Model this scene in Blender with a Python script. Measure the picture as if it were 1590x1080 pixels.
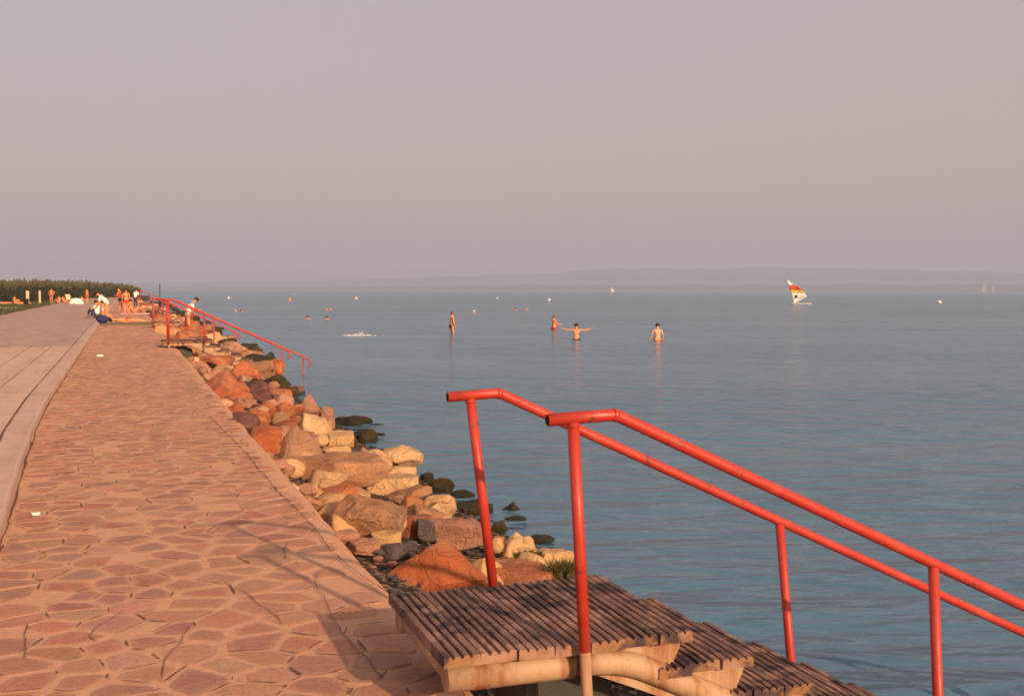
import bpy, bmesh, math, random
import numpy as np
from mathutils import Vector, Matrix, noise
R = math.radians
S = bpy.context.scene
for o in list(bpy.data.objects):
    bpy.data.objects.remove(o)

# ------------------------------------------------------------------ camera
W, H, F = 1590.0, 1080.0, 1700.0
CAMH = 1.7
TH, PITCH, ROLL = R(19.385), math.atan((540 - 450.6) / F), math.atan(3.5 / 1100)
fw = Vector((math.sin(TH) * math.cos(PITCH), math.cos(TH) * math.cos(PITCH), -math.sin(PITCH)))
r0 = Vector((math.cos(TH), -math.sin(TH), 0)); u0 = r0.cross(fw)
cr, sr = math.cos(ROLL), math.sin(ROLL)
rr = cr * r0 + sr * u0; uu = -sr * r0 + cr * u0
cam_d = bpy.data.cameras.new('camera'); cam = bpy.data.objects.new('camera', cam_d)
S.collection.objects.link(cam)
cam_d.sensor_width = 36; cam_d.sensor_fit = 'HORIZONTAL'; cam_d.lens = 36 * F / W
cam_d.clip_start = 0.05; cam_d.clip_end = 60000
cam.matrix_world = Matrix(((rr.x, uu.x, -fw.x, 0), (rr.y, uu.y, -fw.y, 0), (rr.z, uu.z, -fw.z, CAMH), (0, 0, 0, 1)))
S.camera = cam
S.render.resolution_x, S.render.resolution_y = 1024, 695
S.render.engine = 'CYCLES'; S.cycles.filter_width = 1.9; S.cycles.pixel_filter_type = 'GAUSSIAN'

# ------------------------------------------------------------------ world and sun
SUN_AZ, SUN_EL = 165.0, 20.0      # sun stands behind the camera to the right; azimuth clockwise from +Y
w = bpy.data.worlds.new('World'); S.world = w; w.use_nodes = True
nt = w.node_tree; nt.nodes.clear()
out = nt.nodes.new('ShaderNodeOutputWorld')
sky = nt.nodes.new('ShaderNodeTexSky'); sky.sky_type = 'NISHITA'; sky.sun_disc = False
sky.sun_elevation = R(SUN_EL); sky.sun_rotation = R(SUN_AZ)
sky.air_density = 1.0; sky.dust_density = 6.0; sky.ozone_density = 1.0
b1 = nt.nodes.new('ShaderNodeBackground'); b1.inputs[1].default_value = 0.05
b2 = nt.nodes.new('ShaderNodeBackground'); b2.inputs[0].default_value = (0.345, 0.250, 0.208, 1); b2.inputs[1].default_value = 0.90
ad = nt.nodes.new('ShaderNodeAddShader')
nt.links.new(sky.outputs[0], b1.inputs[0]); nt.links.new(b1.outputs[0], ad.inputs[0])
nt.links.new(b2.outputs[0], ad.inputs[1]); nt.links.new(ad.outputs[0], out.inputs[0])
sl = bpy.data.lights.new('sun', 'SUN'); sl.energy = 5.0; sl.angle = R(0.9); sl.color = (1.0, 0.66, 0.41)
sun = bpy.data.objects.new('sun', sl); S.collection.objects.link(sun)
sd = Vector((math.sin(R(SUN_AZ)) * math.cos(R(SUN_EL)), math.cos(R(SUN_AZ)) * math.cos(R(SUN_EL)), math.sin(R(SUN_EL))))
sun.rotation_euler = sd.to_track_quat('Z', 'Y').to_euler(); sun.location = (20, -40, 30)
vs = S.view_settings
vs.view_transform = 'Standard'; vs.look = 'None'; vs.exposure = 0.4; vs.gamma = 1.0; vs.use_curve_mapping = False

# ------------------------------------------------------------------ helpers
COL = S.collection
WATER = -0.85
def ray(x, y): return fw * F + rr * (x - W / 2) - uu * (y - H / 2)
def onz(x, y, z):
    d = ray(x, y); t = (z - CAMH) / d.z; return Vector((0, 0, CAMH)) + d * t
def ony(x, y, Y):
    d = ray(x, y); return Vector((0, 0, CAMH)) + d * (Y / d.y)
def depth(p): return (Vector(p) - Vector((0, 0, CAMH))).dot(fw)
def pxm(p): return F / depth(p)
def proj(p):
    d = Vector(p) - Vector((0, 0, CAMH)); z = d.dot(fw)
    return (W / 2 + F * d.dot(rr) / z, H / 2 - F * d.dot(uu) / z)
def az_of(x): return TH + math.atan((x - W / 2) / F)

def tag(o, label=None, cat=None, group=None, kind=None):
    if label: o['label'] = label
    if cat: o['category'] = cat
    if group: o['group'] = group
    if kind: o['kind'] = kind
    return o
def link(name, me, mat=None, parent=None, loc=None):
    o = bpy.data.objects.new(name, me); COL.objects.link(o)
    if me is not None and mat is not None and len(me.materials) == 0:
        for m in (mat if isinstance(mat, (list, tuple)) else [mat]): me.materials.append(m)
    if parent is not None: o.parent = parent
    if loc is not None: o.location = loc
    return o
def empty(name, loc=(0, 0, 0), rz=0):
    o = bpy.data.objects.new(name, None); COL.objects.link(o)
    o.location = loc; o.rotation_euler = (0, 0, rz); o.empty_display_size = 0.2
    return o
def mesh(name, v, f, smooth=False):
    me = bpy.data.meshes.new(name); me.from_pydata([tuple(p) for p in v], [], [tuple(q) for q in f]); me.update()
    if smooth: me.polygons.foreach_set('use_smooth', [True] * len(me.polygons))
    return me
def bmm(name, bm, smooth=False):
    me = bpy.data.meshes.new(name); bm.to_mesh(me); bm.free()
    if smooth: me.polygons.foreach_set('use_smooth', [True] * len(me.polygons))
    return me
def box_bm(x0, x1, y0, y1, z0, z1, bev=0.0, bm=None):
    bm = bm or bmesh.new()
    vs_ = [bm.verts.new(p) for p in ((x0,y0,z0),(x1,y0,z0),(x1,y1,z0),(x0,y1,z0),(x0,y0,z1),(x1,y0,z1),(x1,y1,z1),(x0,y1,z1))]
    fs = [bm.faces.new([vs_[i] for i in q]) for q in ((0,3,2,1),(4,5,6,7),(0,1,5,4),(1,2,6,5),(2,3,7,6),(3,0,4,7))]
    if bev:
        es = list({e for f_ in fs for e in f_.edges})
        bmesh.ops.bevel(bm, geom=es, offset=bev, segments=2, affect='EDGES', profile=0.6)
    return bm
def tube_data(pts, rad, n=12, caps=True):
    pts = [Vector(p) for p in pts]; N = len(pts)
    rads = rad if isinstance(rad, (list, tuple)) else [rad] * N
    V, Fc = [], []
    t0 = (pts[1] - pts[0]).normalized()
    up = Vector((0, 0, 1)) if abs(t0.z) < 0.9 else Vector((1, 0, 0))
    nrm = t0.cross(up).normalized()
    for i, p in enumerate(pts):
        if i == 0: t = (pts[1] - p).normalized(); k = 1
        elif i == N - 1: t = (p - pts[i - 1]).normalized(); k = 1
        else:
            a = (p - pts[i - 1]).normalized(); b = (pts[i + 1] - p).normalized(); t = (a + b).normalized()
            k = 1 / max(0.5, math.sqrt((1 + a.dot(b)) / 2))
        nrm = (nrm - t * nrm.dot(t)).normalized(); bn = t.cross(nrm)
        for j in range(n):
            a_ = 2 * math.pi * j / n
            V.append(p + (nrm * math.cos(a_) + bn * math.sin(a_)) * rads[i])
    for i in range(N - 1):
        for j in range(n):
            a = i * n + j; b = i * n + (j + 1) % n
            Fc.append((a, b, b + n, a + n))
    if caps:
        Fc.append(tuple(range(n))[::-1]); Fc.append(tuple(range((N - 1) * n, N * n)))
    return V, Fc
def tube(name, pts, rad, mat, parent=None, n=12, caps=True):
    V, Fc = tube_data(pts, rad, n, caps)
    me = mesh(name, V, Fc)
    sm = [len(p.vertices) == 4 for p in me.polygons]; me.polygons.foreach_set('use_smooth', sm)
    return link(name, me, mat, parent)
def lathe(name, prof, mat, parent=None, n=16, loc=None):
    V, Fc = [], []
    for r_, z in prof:
        for j in range(n): V.append((r_ * math.cos(2*math.pi*j/n), r_ * math.sin(2*math.pi*j/n), z))
    for i in range(len(prof) - 1):
        for j in range(n):
            a = i*n + j; b = i*n + (j+1) % n; Fc.append((a, b, b+n, a+n))
    Fc.append(tuple(range(n))[::-1]); Fc.append(tuple(range((len(prof)-1)*n, len(prof)*n)))
    return link(name, mesh(name, V, Fc, True), mat, parent, loc)
def interp(x, xs, ys):
    return float(np.interp(x, xs, ys))

# ------------------------------------------------------------------ materials
def new_mat(name, rough=0.8, spec=0.3):
    m = bpy.data.materials.new(name); m.use_nodes = True
    t = m.node_tree; b = t.nodes['Principled BSDF']
    b.inputs['Roughness'].default_value = rough; b.inputs['Specular IOR Level'].default_value = spec
    return m, t, b
def N(t, kind, **kw):
    n = t.nodes.new('ShaderNode' + kind)
    for k, v in kw.items():
        if k in n.inputs: n.inputs[k].default_value = v
        else: setattr(n, k, v)
    return n
def noise_n(t, vec, scale, detail=4, rough=0.55, dist=0.0):
    n = N(t, 'TexNoise', Scale=scale, Detail=detail, Roughness=rough, Distortion=dist)
    if vec is not None: t.links.new(vec, n.inputs['Vector'])
    return n.outputs['Fac']
def ramp(t, fac, stops):
    n = t.nodes.new('ShaderNodeValToRGB'); e = n.color_ramp.elements
    while len(e) < len(stops): e.new(0.5)
    for i, (p, c) in enumerate(stops):
        e[i].position = p; e[i].color = (c, c, c, 1) if isinstance(c, (int, float)) else (*c, 1)
    t.links.new(fac, n.inputs[0]); return n.outputs[0]
def mixc(t, fac, a, b, mode='MIX'):
    n = t.nodes.new('ShaderNodeMix'); n.data_type = 'RGBA'; n.blend_type = mode
    for sock, v in ((0, fac), (6, a), (7, b)):
        if hasattr(v, 'links') or hasattr(v, 'is_output'): t.links.new(v, n.inputs[sock])
        elif sock == 0: n.inputs[0].default_value = v
        else: n.inputs[sock].default_value = (*v, 1)
    return n.outputs[2]
def math_n(t, op, a, b=0.0, clamp=False):
    n = t.nodes.new('ShaderNodeMath'); n.operation = op; n.use_clamp = clamp
    for i, v in ((0, a), (1, b)):
        if hasattr(v, 'is_output'): t.links.new(v, n.inputs[i])
        else: n.inputs[i].default_value = v
    return n.outputs[0]
def bump(t, b, height, strength=0.5, dist=0.02, normal=None):
    n = N(t, 'Bump', Strength=strength, Distance=dist); t.links.new(height, n.inputs['Height'])
    if normal is not None: t.links.new(normal, n.inputs['Normal'])
    t.links.new(n.outputs[0], b.inputs['Normal']); return n.outputs[0]
def pos(t): return N(t, 'NewGeometry').outputs['Position']
def objc(t): return N(t, 'TexCoord').outputs['Object']
def rnd(t): return N(t, 'ObjectInfo').outputs['Random']
def mapping(t, vec, scale=(1,1,1), rot=(0,0,0), loc=(0,0,0)):
    n = N(t, 'Mapping'); t.links.new(vec, n.inputs[0])
    n.inputs['Scale'].default_value = scale; n.inputs['Rotation'].default_value = rot; n.inputs['Location'].default_value = loc
    return n.outputs[0]
def tmap(t, vec, size, rz):
    n = N(t, 'Mapping'); n.vector_type = 'TEXTURE'; t.links.new(vec, n.inputs[0])
    n.inputs['Scale'].default_value = size; n.inputs['Rotation'].default_value = (0, 0, rz)
    return n.outputs[0]
def plain(name, col, rough=0.7, spec=0.3, var=0.18, scale=6.0, bmp=0.15, perobj=True):
    """painted / cloth / skin like surface with slight mottling"""
    m, t, b = new_mat(name, rough, spec)
    p = objc(t); f = noise_n(t, p, scale, 5)
    lo = tuple(c * (1 - var) for c in col); hi = tuple(min(1, c * (1 + var)) for c in col)
    c = mixc(t, f, lo, hi)
    t.links.new(c, b.inputs['Base Color'])
    if bmp: bump(t, b, noise_n(t, p, scale * 6, 3), bmp, 0.01)
    return m
M = {}
def rock_mat(name, cols, patch, patch_amt):
    m, t, b = new_mat(name, 0.88, 0.2)
    p = pos(t); o = objc(t)
    base = ramp(t, rnd(t), [(i / (len(cols) - 1), c) for i, c in enumerate(cols)])
    n1 = noise_n(t, p, 1.7, 6, 0.6, 0.6)
    c = mixc(t, ramp(t, n1, [(0.3, 0.62), (0.72, 1.28)]), (0, 0, 0), base, 'MIX')
    mul = t.nodes.new('ShaderNodeMix'); mul.data_type = 'RGBA'; mul.blend_type = 'MULTIPLY'; mul.inputs[0].default_value = 1
    t.links.new(base, mul.inputs[6]); t.links.new(ramp(t, n1, [(0.30, 0.65), (0.64, 1.0)]), mul.inputs[7]); c = mul.outputs[2]
    n2 = noise_n(t, p, 3.1, 5, 0.6, 0.3)
    c = mixc(t, ramp(t, n2, [(0.5 - patch_amt * .1, 0.0), (0.66, patch_amt)]), c, patch)
    n3 = noise_n(t, p, 2.3, 6, 0.7, 0.9)                      # grey lichen and soot patches
    c = mixc(t, ramp(t, n3, [(0.55, 0.0), (0.68, 0.6)]), c, (0.095, 0.07, 0.065))
    n4 = noise_n(t, p, 34, 4, 0.7)
    c = mixc(t, ramp(t, n4, [(0.58, 0.0), (0.75, 0.35)]), c, (0.05, 0.035, 0.03))
    # algae and wet stain up from the water line
    sx = N(t, 'SeparateXYZ'); t.links.new(p, sx.inputs[0])
    zz = math_n(t, 'ADD', sx.outputs[2], math_n(t, 'MULTIPLY', noise_n(t, p, 5, 4), -0.22))
    al = ramp(t, math_n(t, 'ADD', zz, 1.5), [(0.585, 1.0), (0.665, 0.0)])
    c = mixc(t, al, c, mixc(t, noise_n(t, p, 14, 3), (0.012, 0.013, 0.007), (0.05, 0.04, 0.012)))
    t.links.new(c, b.inputs['Base Color'])
    wv_ = N(t, 'TexVoronoi', Scale=2.6); wv_.feature = 'DISTANCE_TO_EDGE'
    dn = N(t, 'TexNoise', Scale=2.4, Detail=4.0); t.links.new(p, dn.inputs['Vector'])
    t.links.new(mixc(t, 0.45, p, dn.outputs['Color'], 'ADD'), wv_.inputs['Vector'])
    ck = ramp(t, wv_.outputs['Distance'], [(0.0, 0.0), (0.022, 1.0)])
    h = math_n(t, 'ADD', noise_n(t, p, 8, 9, 0.68), math_n(t, 'MULTIPLY', noise_n(t, p, 48, 5, 0.7), 0.45))
    h = math_n(t, 'ADD', h, math_n(t, 'MULTIPLY', ck, 0.22))
    bump(t, b, h, 0.9, 0.07)
    t.links.new(ramp(t, al, [(0, 0.9), (1, 0.45)]), b.inputs['Roughness'])
    return m
M['red'] = rock_mat('red_sandstone', [(0.43, 0.115, 0.045), (0.54, 0.155, 0.055), (0.36, 0.11, 0.06), (0.56, 0.20, 0.075)], (0.52, 0.27, 0.14), 0.5)
M['purple'] = rock_mat('purple_sandstone', [(0.17, 0.075, 0.07), (0.22, 0.09, 0.075), (0.2, 0.10, 0.085)], (0.30, 0.15, 0.11), 0.4)
M['pale'] = rock_mat('pale_limestone', [(0.76, 0.42, 0.19), (0.82, 0.53, 0.28), (0.70, 0.39, 0.20), (0.78, 0.46, 0.21)], (0.55, 0.33, 0.16), 0.6)
M['brown'] = rock_mat('brown_sandstone', [(0.52, 0.26, 0.13), (0.57, 0.28, 0.135), (0.49, 0.25, 0.15)], (0.27, 0.165, 0.12), 0.6)
M['pink'] = rock_mat('pink_stone', [(0.58, 0.29, 0.18), (0.52, 0.25, 0.17), (0.60, 0.34, 0.21)], (0.38, 0.17, 0.11), 0.6)
M['grey'] = rock_mat('grey_stone', [(0.075, 0.07, 0.08), (0.11, 0.095, 0.10), (0.15, 0.12, 0.11)], (0.2, 0.15, 0.12), 0.4)
M['algae'] = rock_mat('algae_rock', [(0.035, 0.03, 0.015), (0.07, 0.05, 0.02), (0.05, 0.038, 0.018)], (0.12, 0.075, 0.025), 0.4)

def attr_stone():
    m, t, b = new_mat('paving_stone', 0.82, 0.25)
    at = N(t, 'Attribute'); at.attribute_name = 'tint'
    p = pos(t)
    c = mixc(t, ramp(t, noise_n(t, p, 9, 5, 0.6, 0.4), [(0.3, 0.0), (0.75, 0.75)]), at.outputs['Color'], (0.44, 0.235, 0.165))
    c = mixc(t, ramp(t, noise_n(t, p, 60, 3), [(0.48, 0.0), (0.75, 0.5)]), c, (0.17, 0.09, 0.07))
    c = mixc(t, ramp(t, noise_n(t, p, 150, 2), [(0.62, 0.0), (0.75, 0.6)]), c, (0.60, 0.40, 0.30))
    c = mixc(t, ramp(t, noise_n(t, p, 1.7, 6, 0.7, 0.8), [(0.55, 0.0), (0.75, 0.5)]), c, (0.20, 0.095, 0.075))
    c = mixc(t, ramp(t, noise_n(t, p, 0.9, 4), [(0.45, 0.0), (0.7, 0.35)]), c, (0.47, 0.27, 0.19))   # mortar dust film
    t.links.new(c, b.inputs['Base Color'])
    bump(t, b, noise_n(t, p, 24, 8, 0.72), 0.6, 0.016)
    return m
M['stone'] = attr_stone()
def mortar_mat():
    m, t, b = new_mat('mortar_bed', 0.9, 0.2)
    p = pos(t)
    c = mixc(t, noise_n(t, p, 1.3, 5, 0.6), (0.53, 0.275, 0.170), (0.60, 0.335, 0.212))
    c = mixc(t, ramp(t, noise_n(t, p, 7, 6, 0.65, 0.5), [(0.5, 0.0), (0.72, 0.5)]), c, (0.41, 0.20, 0.14))
    c = mixc(t, ramp(t, noise_n(t, p, 70, 3), [(0.55, 0.0), (0.8, 0.45)]), c, (0.22, 0.13, 0.10))
    # far along the walk the single stones are too small to build: blotches of the same colours
    v = N(t, 'TexVoronoi', Scale=3.6); t.links.new(p, v.inputs['Vector'])
    vd = ramp(t, v.outputs['Distance'], [(0.38, 0.75), (0.58, 0.0)])
    vc = mixc(t, N(t, 'SeparateColor').outputs[0], (0.36, 0.15, 0.095), (0.36, 0.15, 0.095))
    sx = N(t, 'SeparateXYZ'); t.links.new(p, sx.inputs[0])
    far = ramp(t, math_n(t, 'MULTIPLY', sx.outputs[1], 0.01), [(0.395, 0.0), (0.405, 1.0)])
    c = mixc(t, math_n(t, 'MULTIPLY', vd, far), c, vc)
    t.links.new(c, b.inputs['Base Color'])
    bump(t, b, math_n(t, 'ADD', noise_n(t, p, 22, 6, 0.65), math_n(t, 'MULTIPLY', noise_n(t, p, 3, 3), 0.8)), 0.5, 0.02)
    return m
M['mortar'] = mortar_mat()
def concrete(name, a, b_, stain, sc=1.0):
    m, t, b = new_mat(name, 0.9, 0.2)
    p = pos(t)
    c = mixc(t, noise_n(t, p, 1.1 * sc, 5, 0.6), a, b_)
    c = mixc(t, ramp(t, noise_n(t, p, 2.2 * sc, 6, 0.7, 0.6), [(0.45, 0.0), (0.70, 0.75)]), c, stain)
    c = mixc(t, ramp(t, noise_n(t, mapping(t, p, (3.0, 0.35, 1)), 1.0, 6, 0.7, 0.5), [(0.5, 0.0), (0.72, 0.55)]), c, tuple(x * 0.72 for x in stain))
    c = mixc(t, ramp(t, noise_n(t, p, 55, 3), [(0.55, 0.0), (0.8, 0.35)]), c, tuple(x * 0.45 for x in a))
    t.links.new(c, b.inputs['Base Color'])
    bump(t, b, noise_n(t, p, 30, 6, 0.65), 0.35, 0.01)
    return m
M['slab'] = concrete('slab_concrete', (0.52, 0.36, 0.275), (0.59, 0.42, 0.325), (0.44, 0.285, 0.21))
M['kerbtop'] = concrete('kerb_concrete', (0.50, 0.345, 0.28), (0.56, 0.40, 0.33), (0.42, 0.27, 0.20))
M['kerbface'] = concrete('kerb_face', (0.56, 0.27, 0.15), (0.62, 0.32, 0.18), (0.42, 0.17, 0.08))
M['asphalt'] = concrete('worn_asphalt', (0.40, 0.27, 0.215), (0.45, 0.315, 0.25), (0.34, 0.22, 0.17), 0.5)
M['dark'] = plain('hollow_shade', (0.035, 0.02, 0.016), 0.95, 0.1, 0.3)  # near-black for the painted shade inside the pipe mouths
M['crack'] = plain('crack_soil', (0.15, 0.085, 0.06), 0.95, 0.1, 0.4)
def gravel_mat():
    m, t, b = new_mat('bank_gravel', 0.9, 0.2)
    p = pos(t)
    v = N(t, 'TexVoronoi', Scale=16); t.links.new(p, v.inputs['Vector'])
    c = mixc(t, noise_n(t, v.outputs['Position'], 3, 2), (0.10, 0.065, 0.05), (0.38, 0.22, 0.13))
    c = mixc(t, ramp(t, v.outputs['Distance'], [(0.35, 0.0), (0.6, 0.9)]), c, (0.015, 0.011, 0.009))
    t.links.new(c, b.inputs['Base Color'])
    bump(t, b, math_n(t, 'SUBTRACT', 1.0, v.outputs['Distance']), 1.0, 0.05)
    return m
M['gravel'] = gravel_mat()
def wood_mat(name, a, b_, worn, end=False):
    m, t, b = new_mat(name, 0.8, 0.25)
    p = pos(t)
    g = noise_n(t, mapping(t, p, (26, 1.6, 26)), 1.0, 5, 0.6, 0.4) if not end else noise_n(t, p, 40, 5, 0.7, 1.5)
    base = mixc(t, rnd(t), a, b_)
    c = mixc(t, ramp(t, g, [(0.3, 0.0), (0.75, 0.7)]), base, worn)
    n2 = noise_n(t, p, 4.2, 5, 0.65, 0.5)
    c = mixc(t, ramp(t, n2, [(0.48, 0.0), (0.58, 0.9)]), c, (0.040, 0.027, 0.036))
    n3 = noise_n(t, p, 5.5, 5, 0.6, 0.2)
    c = mixc(t, ramp(t, n3, [(0.52, 0.0), (0.64, 0.8)]), c, (0.36, 0.205, 0.15))
    t.links.new(c, b.inputs['Base Color'])
    bump(t, b, g, 0.5, 0.006)
    return m
M['wood'] = wood_mat('weathered_wood', (0.095, 0.052, 0.045), (0.17, 0.09, 0.07), (0.28, 0.16, 0.125))
M['woodend'] = wood_mat('wood_end_grain', (0.16, 0.075, 0.035), (0.24, 0.12, 0.055), (0.32, 0.17, 0.085), True)
def cream_mat():
    m, t, b = new_mat('cream_painted_steel', 0.6, 0.35)
    p = pos(t)
    c = mixc(t, noise_n(t, p, 5, 5), (0.37, 0.235, 0.135), (0.45, 0.30, 0.18))
    rv = noise_n(t, mapping(t, p, (9, 9, 1.2)), 1.0, 5, 0.65, 0.2)
    c = mixc(t, ramp(t, rv, [(0.47, 0.0), (0.62, 0.9)]), c, (0.27, 0.105, 0.04))
    c = mixc(t, ramp(t, noise_n(t, p, 30, 4), [(0.6, 0.0), (0.75, 0.5)]), c, (0.16, 0.085, 0.05))
    t.links.new(c, b.inputs['Base Color'])
    bump(t, b, noise_n(t, p, 40, 4), 0.2, 0.004)
    return m
M['cream'] = cream_mat()
def red_paint():
    m, t, b = new_mat('red_paint', 0.42, 0.45)
    p = pos(t)
    c = mixc(t, noise_n(t, p, 3, 5, 0.6), (0.36, 0.026, 0.016), (0.45, 0.040, 0.022))
    c = mixc(t, ramp(t, noise_n(t, p, 17, 5, 0.7, 0.5), [(0.60, 0.0), (0.66, 0.9)]), c, (0.10, 0.035, 0.022))
    c = mixc(t, ramp(t, noise_n(t, p, 6, 4, 0.6), [(0.52, 0.0), (0.75, 0.45)]), c, (0.52, 0.105, 0.065))
    t.links.new(c, b.inputs['Base Color'])
    bump(t, b, noise_n(t, p, 24, 5), 0.18, 0.004)
    t.links.new(ramp(t, noise_n(t, p, 8, 4), [(0.3, 0.34), (0.7, 0.6)]), b.inputs['Roughness'])
    return m
M['red_paint'] = red_paint()
def water_mat():
    m, t, b = new_mat('lake_water', 0.17, 0.5)
    b.inputs['IOR'].default_value = 1.33
    p = pos(t)
    c = mixc(t, noise_n(t, p, 0.02, 4), (0.060, 0.142, 0.225), (0.080, 0.168, 0.255))
    t.links.new(c, b.inputs['Base Color'])
    a = noise_n(t, tmap(t, p, (2.6, 0.62, 1), -TH + .10), 1.0, 2, 0.5, 0.5)
    a2 = noise_n(t, tmap(t, p, (1.3, 0.36, 1), -TH - .16), 1.0, 2, 0.5, 0.4)
    b_ = noise_n(t, tmap(t, p, (0.50, 0.15, 1), -TH + .05), 1.0, 3, 0.55, 0.5)
    big = noise_n(t, tmap(t, p, (30, 7, 1), -TH), 1.0, 3)
    h = math_n(t, 'ADD', math_n(t, 'MULTIPLY', a, 1.0), math_n(t, 'MULTIPLY', a2, 0.55))
    h = math_n(t, 'ADD', h, math_n(t, 'MULTIPLY', b_, 0.16))
    h = math_n(t, 'MULTIPLY', h, ramp(t, big, [(0.3, 0.4), (0.7, 1.3)]))
    bump(t, b, h, 1.0, 0.44)
    return m
M['water'] = water_mat()
def veg(name, a, b_, c_):
    m, t, b = new_mat(name, 0.75, 0.2)
    at = N(t, 'Attribute'); at.attribute_name = 'tint'
    c = ramp(t, at.outputs['Fac'], [(0.0, a), (0.5, b_), (1.0, c_)])
    t.links.new(c, b.inputs['Base Color'])
    return m
M['reed'] = veg('reed_leaf', (0.017, 0.022, 0.009), (0.036, 0.040, 0.015), (0.085, 0.070, 0.030))
M['grassblade'] = veg('grass_blade', (0.04, 0.055, 0.015), (0.075, 0.085, 0.025), (0.14, 0.115, 0.045))
def lawn_mat():
    m, t, b = new_mat('lawn_soil', 0.95, 0.1)
    p = pos(t)
    c = mixc(t, noise_n(t, p, 0.35, 6, 0.65), (0.05, 0.055, 0.018), (0.12, 0.095, 0.04))
    t.links.new(c, b.inputs['Base Color']); bump(t, b, noise_n(t, p, 12, 5), 0.6, 0.05)
    return m
M['lawn'] = lawn_mat()
M['hill'] = concrete('far_hill', (0.045, 0.06, 0.035), (0.07, 0.085, 0.05), (0.12, 0.11, 0.07), 0.002)
M['shore'] = concrete('far_woods', (0.025, 0.04, 0.02), (0.045, 0.06, 0.03), (0.07, 0.07, 0.04), 0.004)
M['white'] = plain('white_cloth', (0.78, 0.74, 0.68), 0.85, 0.2, 0.06, 14)
M['whitepaint'] = plain('white_paint', (0.80, 0.78, 0.72), 0.5, 0.4, 0.06, 8, 0.05)
M['skin'] = plain('tanned_skin', (0.64, 0.25, 0.105), 0.55, 0.3, 0.12, 10, 0.05)
M['skin2'] = plain('light_skin', (0.70, 0.34, 0.18), 0.55, 0.3, 0.12, 10, 0.05)
M['hair'] = plain('dark_hair', (0.022, 0.014, 0.010), 0.6, 0.3, 0.4, 40, 0.4)
M['brownhair'] = plain('brown_hair', (0.20, 0.075, 0.035), 0.6, 0.3, 0.4, 40, 0.4)
M['trunks'] = plain('dark_swimwear', (0.02, 0.022, 0.035), 0.8, 0.2, 0.2, 20)
M['jeans'] = plain('blue_denim', (0.05, 0.055, 0.08), 0.9, 0.15, 0.3, 30)
M['redcloth'] = plain('red_cloth', (0.55, 0.07, 0.04), 0.85, 0.2, 0.12, 14)
M['pinkcloth'] = plain('pink_cloth', (0.60, 0.30, 0.30), 0.85, 0.2, 0.1, 14)
M['orangecloth'] = plain('orange_cloth', (0.65, 0.20, 0.045), 0.85, 0.2, 0.1, 14)
M['bluecloth'] = plain('navy_cloth', (0.025, 0.03, 0.10), 0.85, 0.2, 0.2, 14)
M['matgreen'] = plain('olive_mat', (0.11, 0.115, 0.055), 0.8, 0.2, 0.2, 14)
M['yellow'] = plain('sail_yellow', (0.75, 0.42, 0.06), 0.6, 0.3, 0.05, 4)
M['metal'] = plain('dark_metal', (0.04, 0.035, 0.03), 0.6, 0.4, 0.3, 20)
M['palepost'] = plain('pale_post', (0.58, 0.46, 0.30), 0.85, 0.2, 0.12, 5)
M['foam'] = plain('white_foam', (0.80, 0.76, 0.74), 0.6, 0.3, 0.05, 20)
M['leaf'] = plain('weed_leaf', (0.075, 0.062, 0.022), 0.8, 0.2, 0.4, 20)

rng = random.Random(7)
# ------------------------------------------------------------------ the setting: water, land, walk
wm = []
bm = bmesh.new(); bmesh.ops.create_circle(bm, cap_ends=True, radius=11400, segments=96)
o = link('water', bmm('water', bm), M['water'], None, (0, 0, WATER)); tag(o, kind='structure')

YL = [-8, 0, 8.2, 10.6, 13.8, 17.4, 30, 57, 240]
XL = [-0.55, -0.66, -0.83, -0.93, -1.05, -1.125, -1.16, -1.22, -1.28]
def left_x(y): return interp(y, YL, XL)
def edge_n(y, s=0.0):
    return 0.022 * noise.noise((y * 0.9 + s, 3.1, 0.7)) + 0.012 * noise.noise((y * 3.7 + s, 1.1, 5.7))
def strip(name, mat, ys, prof, parent=None):
    """prof(y) -> list of (x, z): one cross-section swept along the shore"""
    V, Fc = [], []; n = None
    for y in ys:
        pr = prof(y); n = len(pr)
        for x, z in pr: V.append((x, y, z))
    for i in range(len(ys) - 1):
        for j in range(n - 1):
            a = i * n + j; Fc.append((a, a + 1, a + n + 1, a + n))
    return link(name, mesh(name, V, Fc), mat, parent)
def yrange(a, b, near=0.15):
    ys = [a]; y = a
    while y < b:
        y += max(near, abs(y) * 0.02); ys.append(min(y, b))
    return ys
WEND = 232.0
walk = strip('walkway', M['mortar'], yrange(-8, WEND),
    lambda y: [(left_x(y) - 0.02, 0.0), (-0.2, 0.004), (0.5, 0.004), (1.22, 0.0), (1.335 + edge_n(y) * .6, -0.012),
               (1.40 + edge_n(y), -0.055), (1.45 + edge_n(y, 3), -0.16), (1.49, -0.5), (1.5, -1.6)])
walk.data.polygons.foreach_set('use_smooth', [True] * len(walk.data.polygons)); tag(walk, kind='structure')
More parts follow.
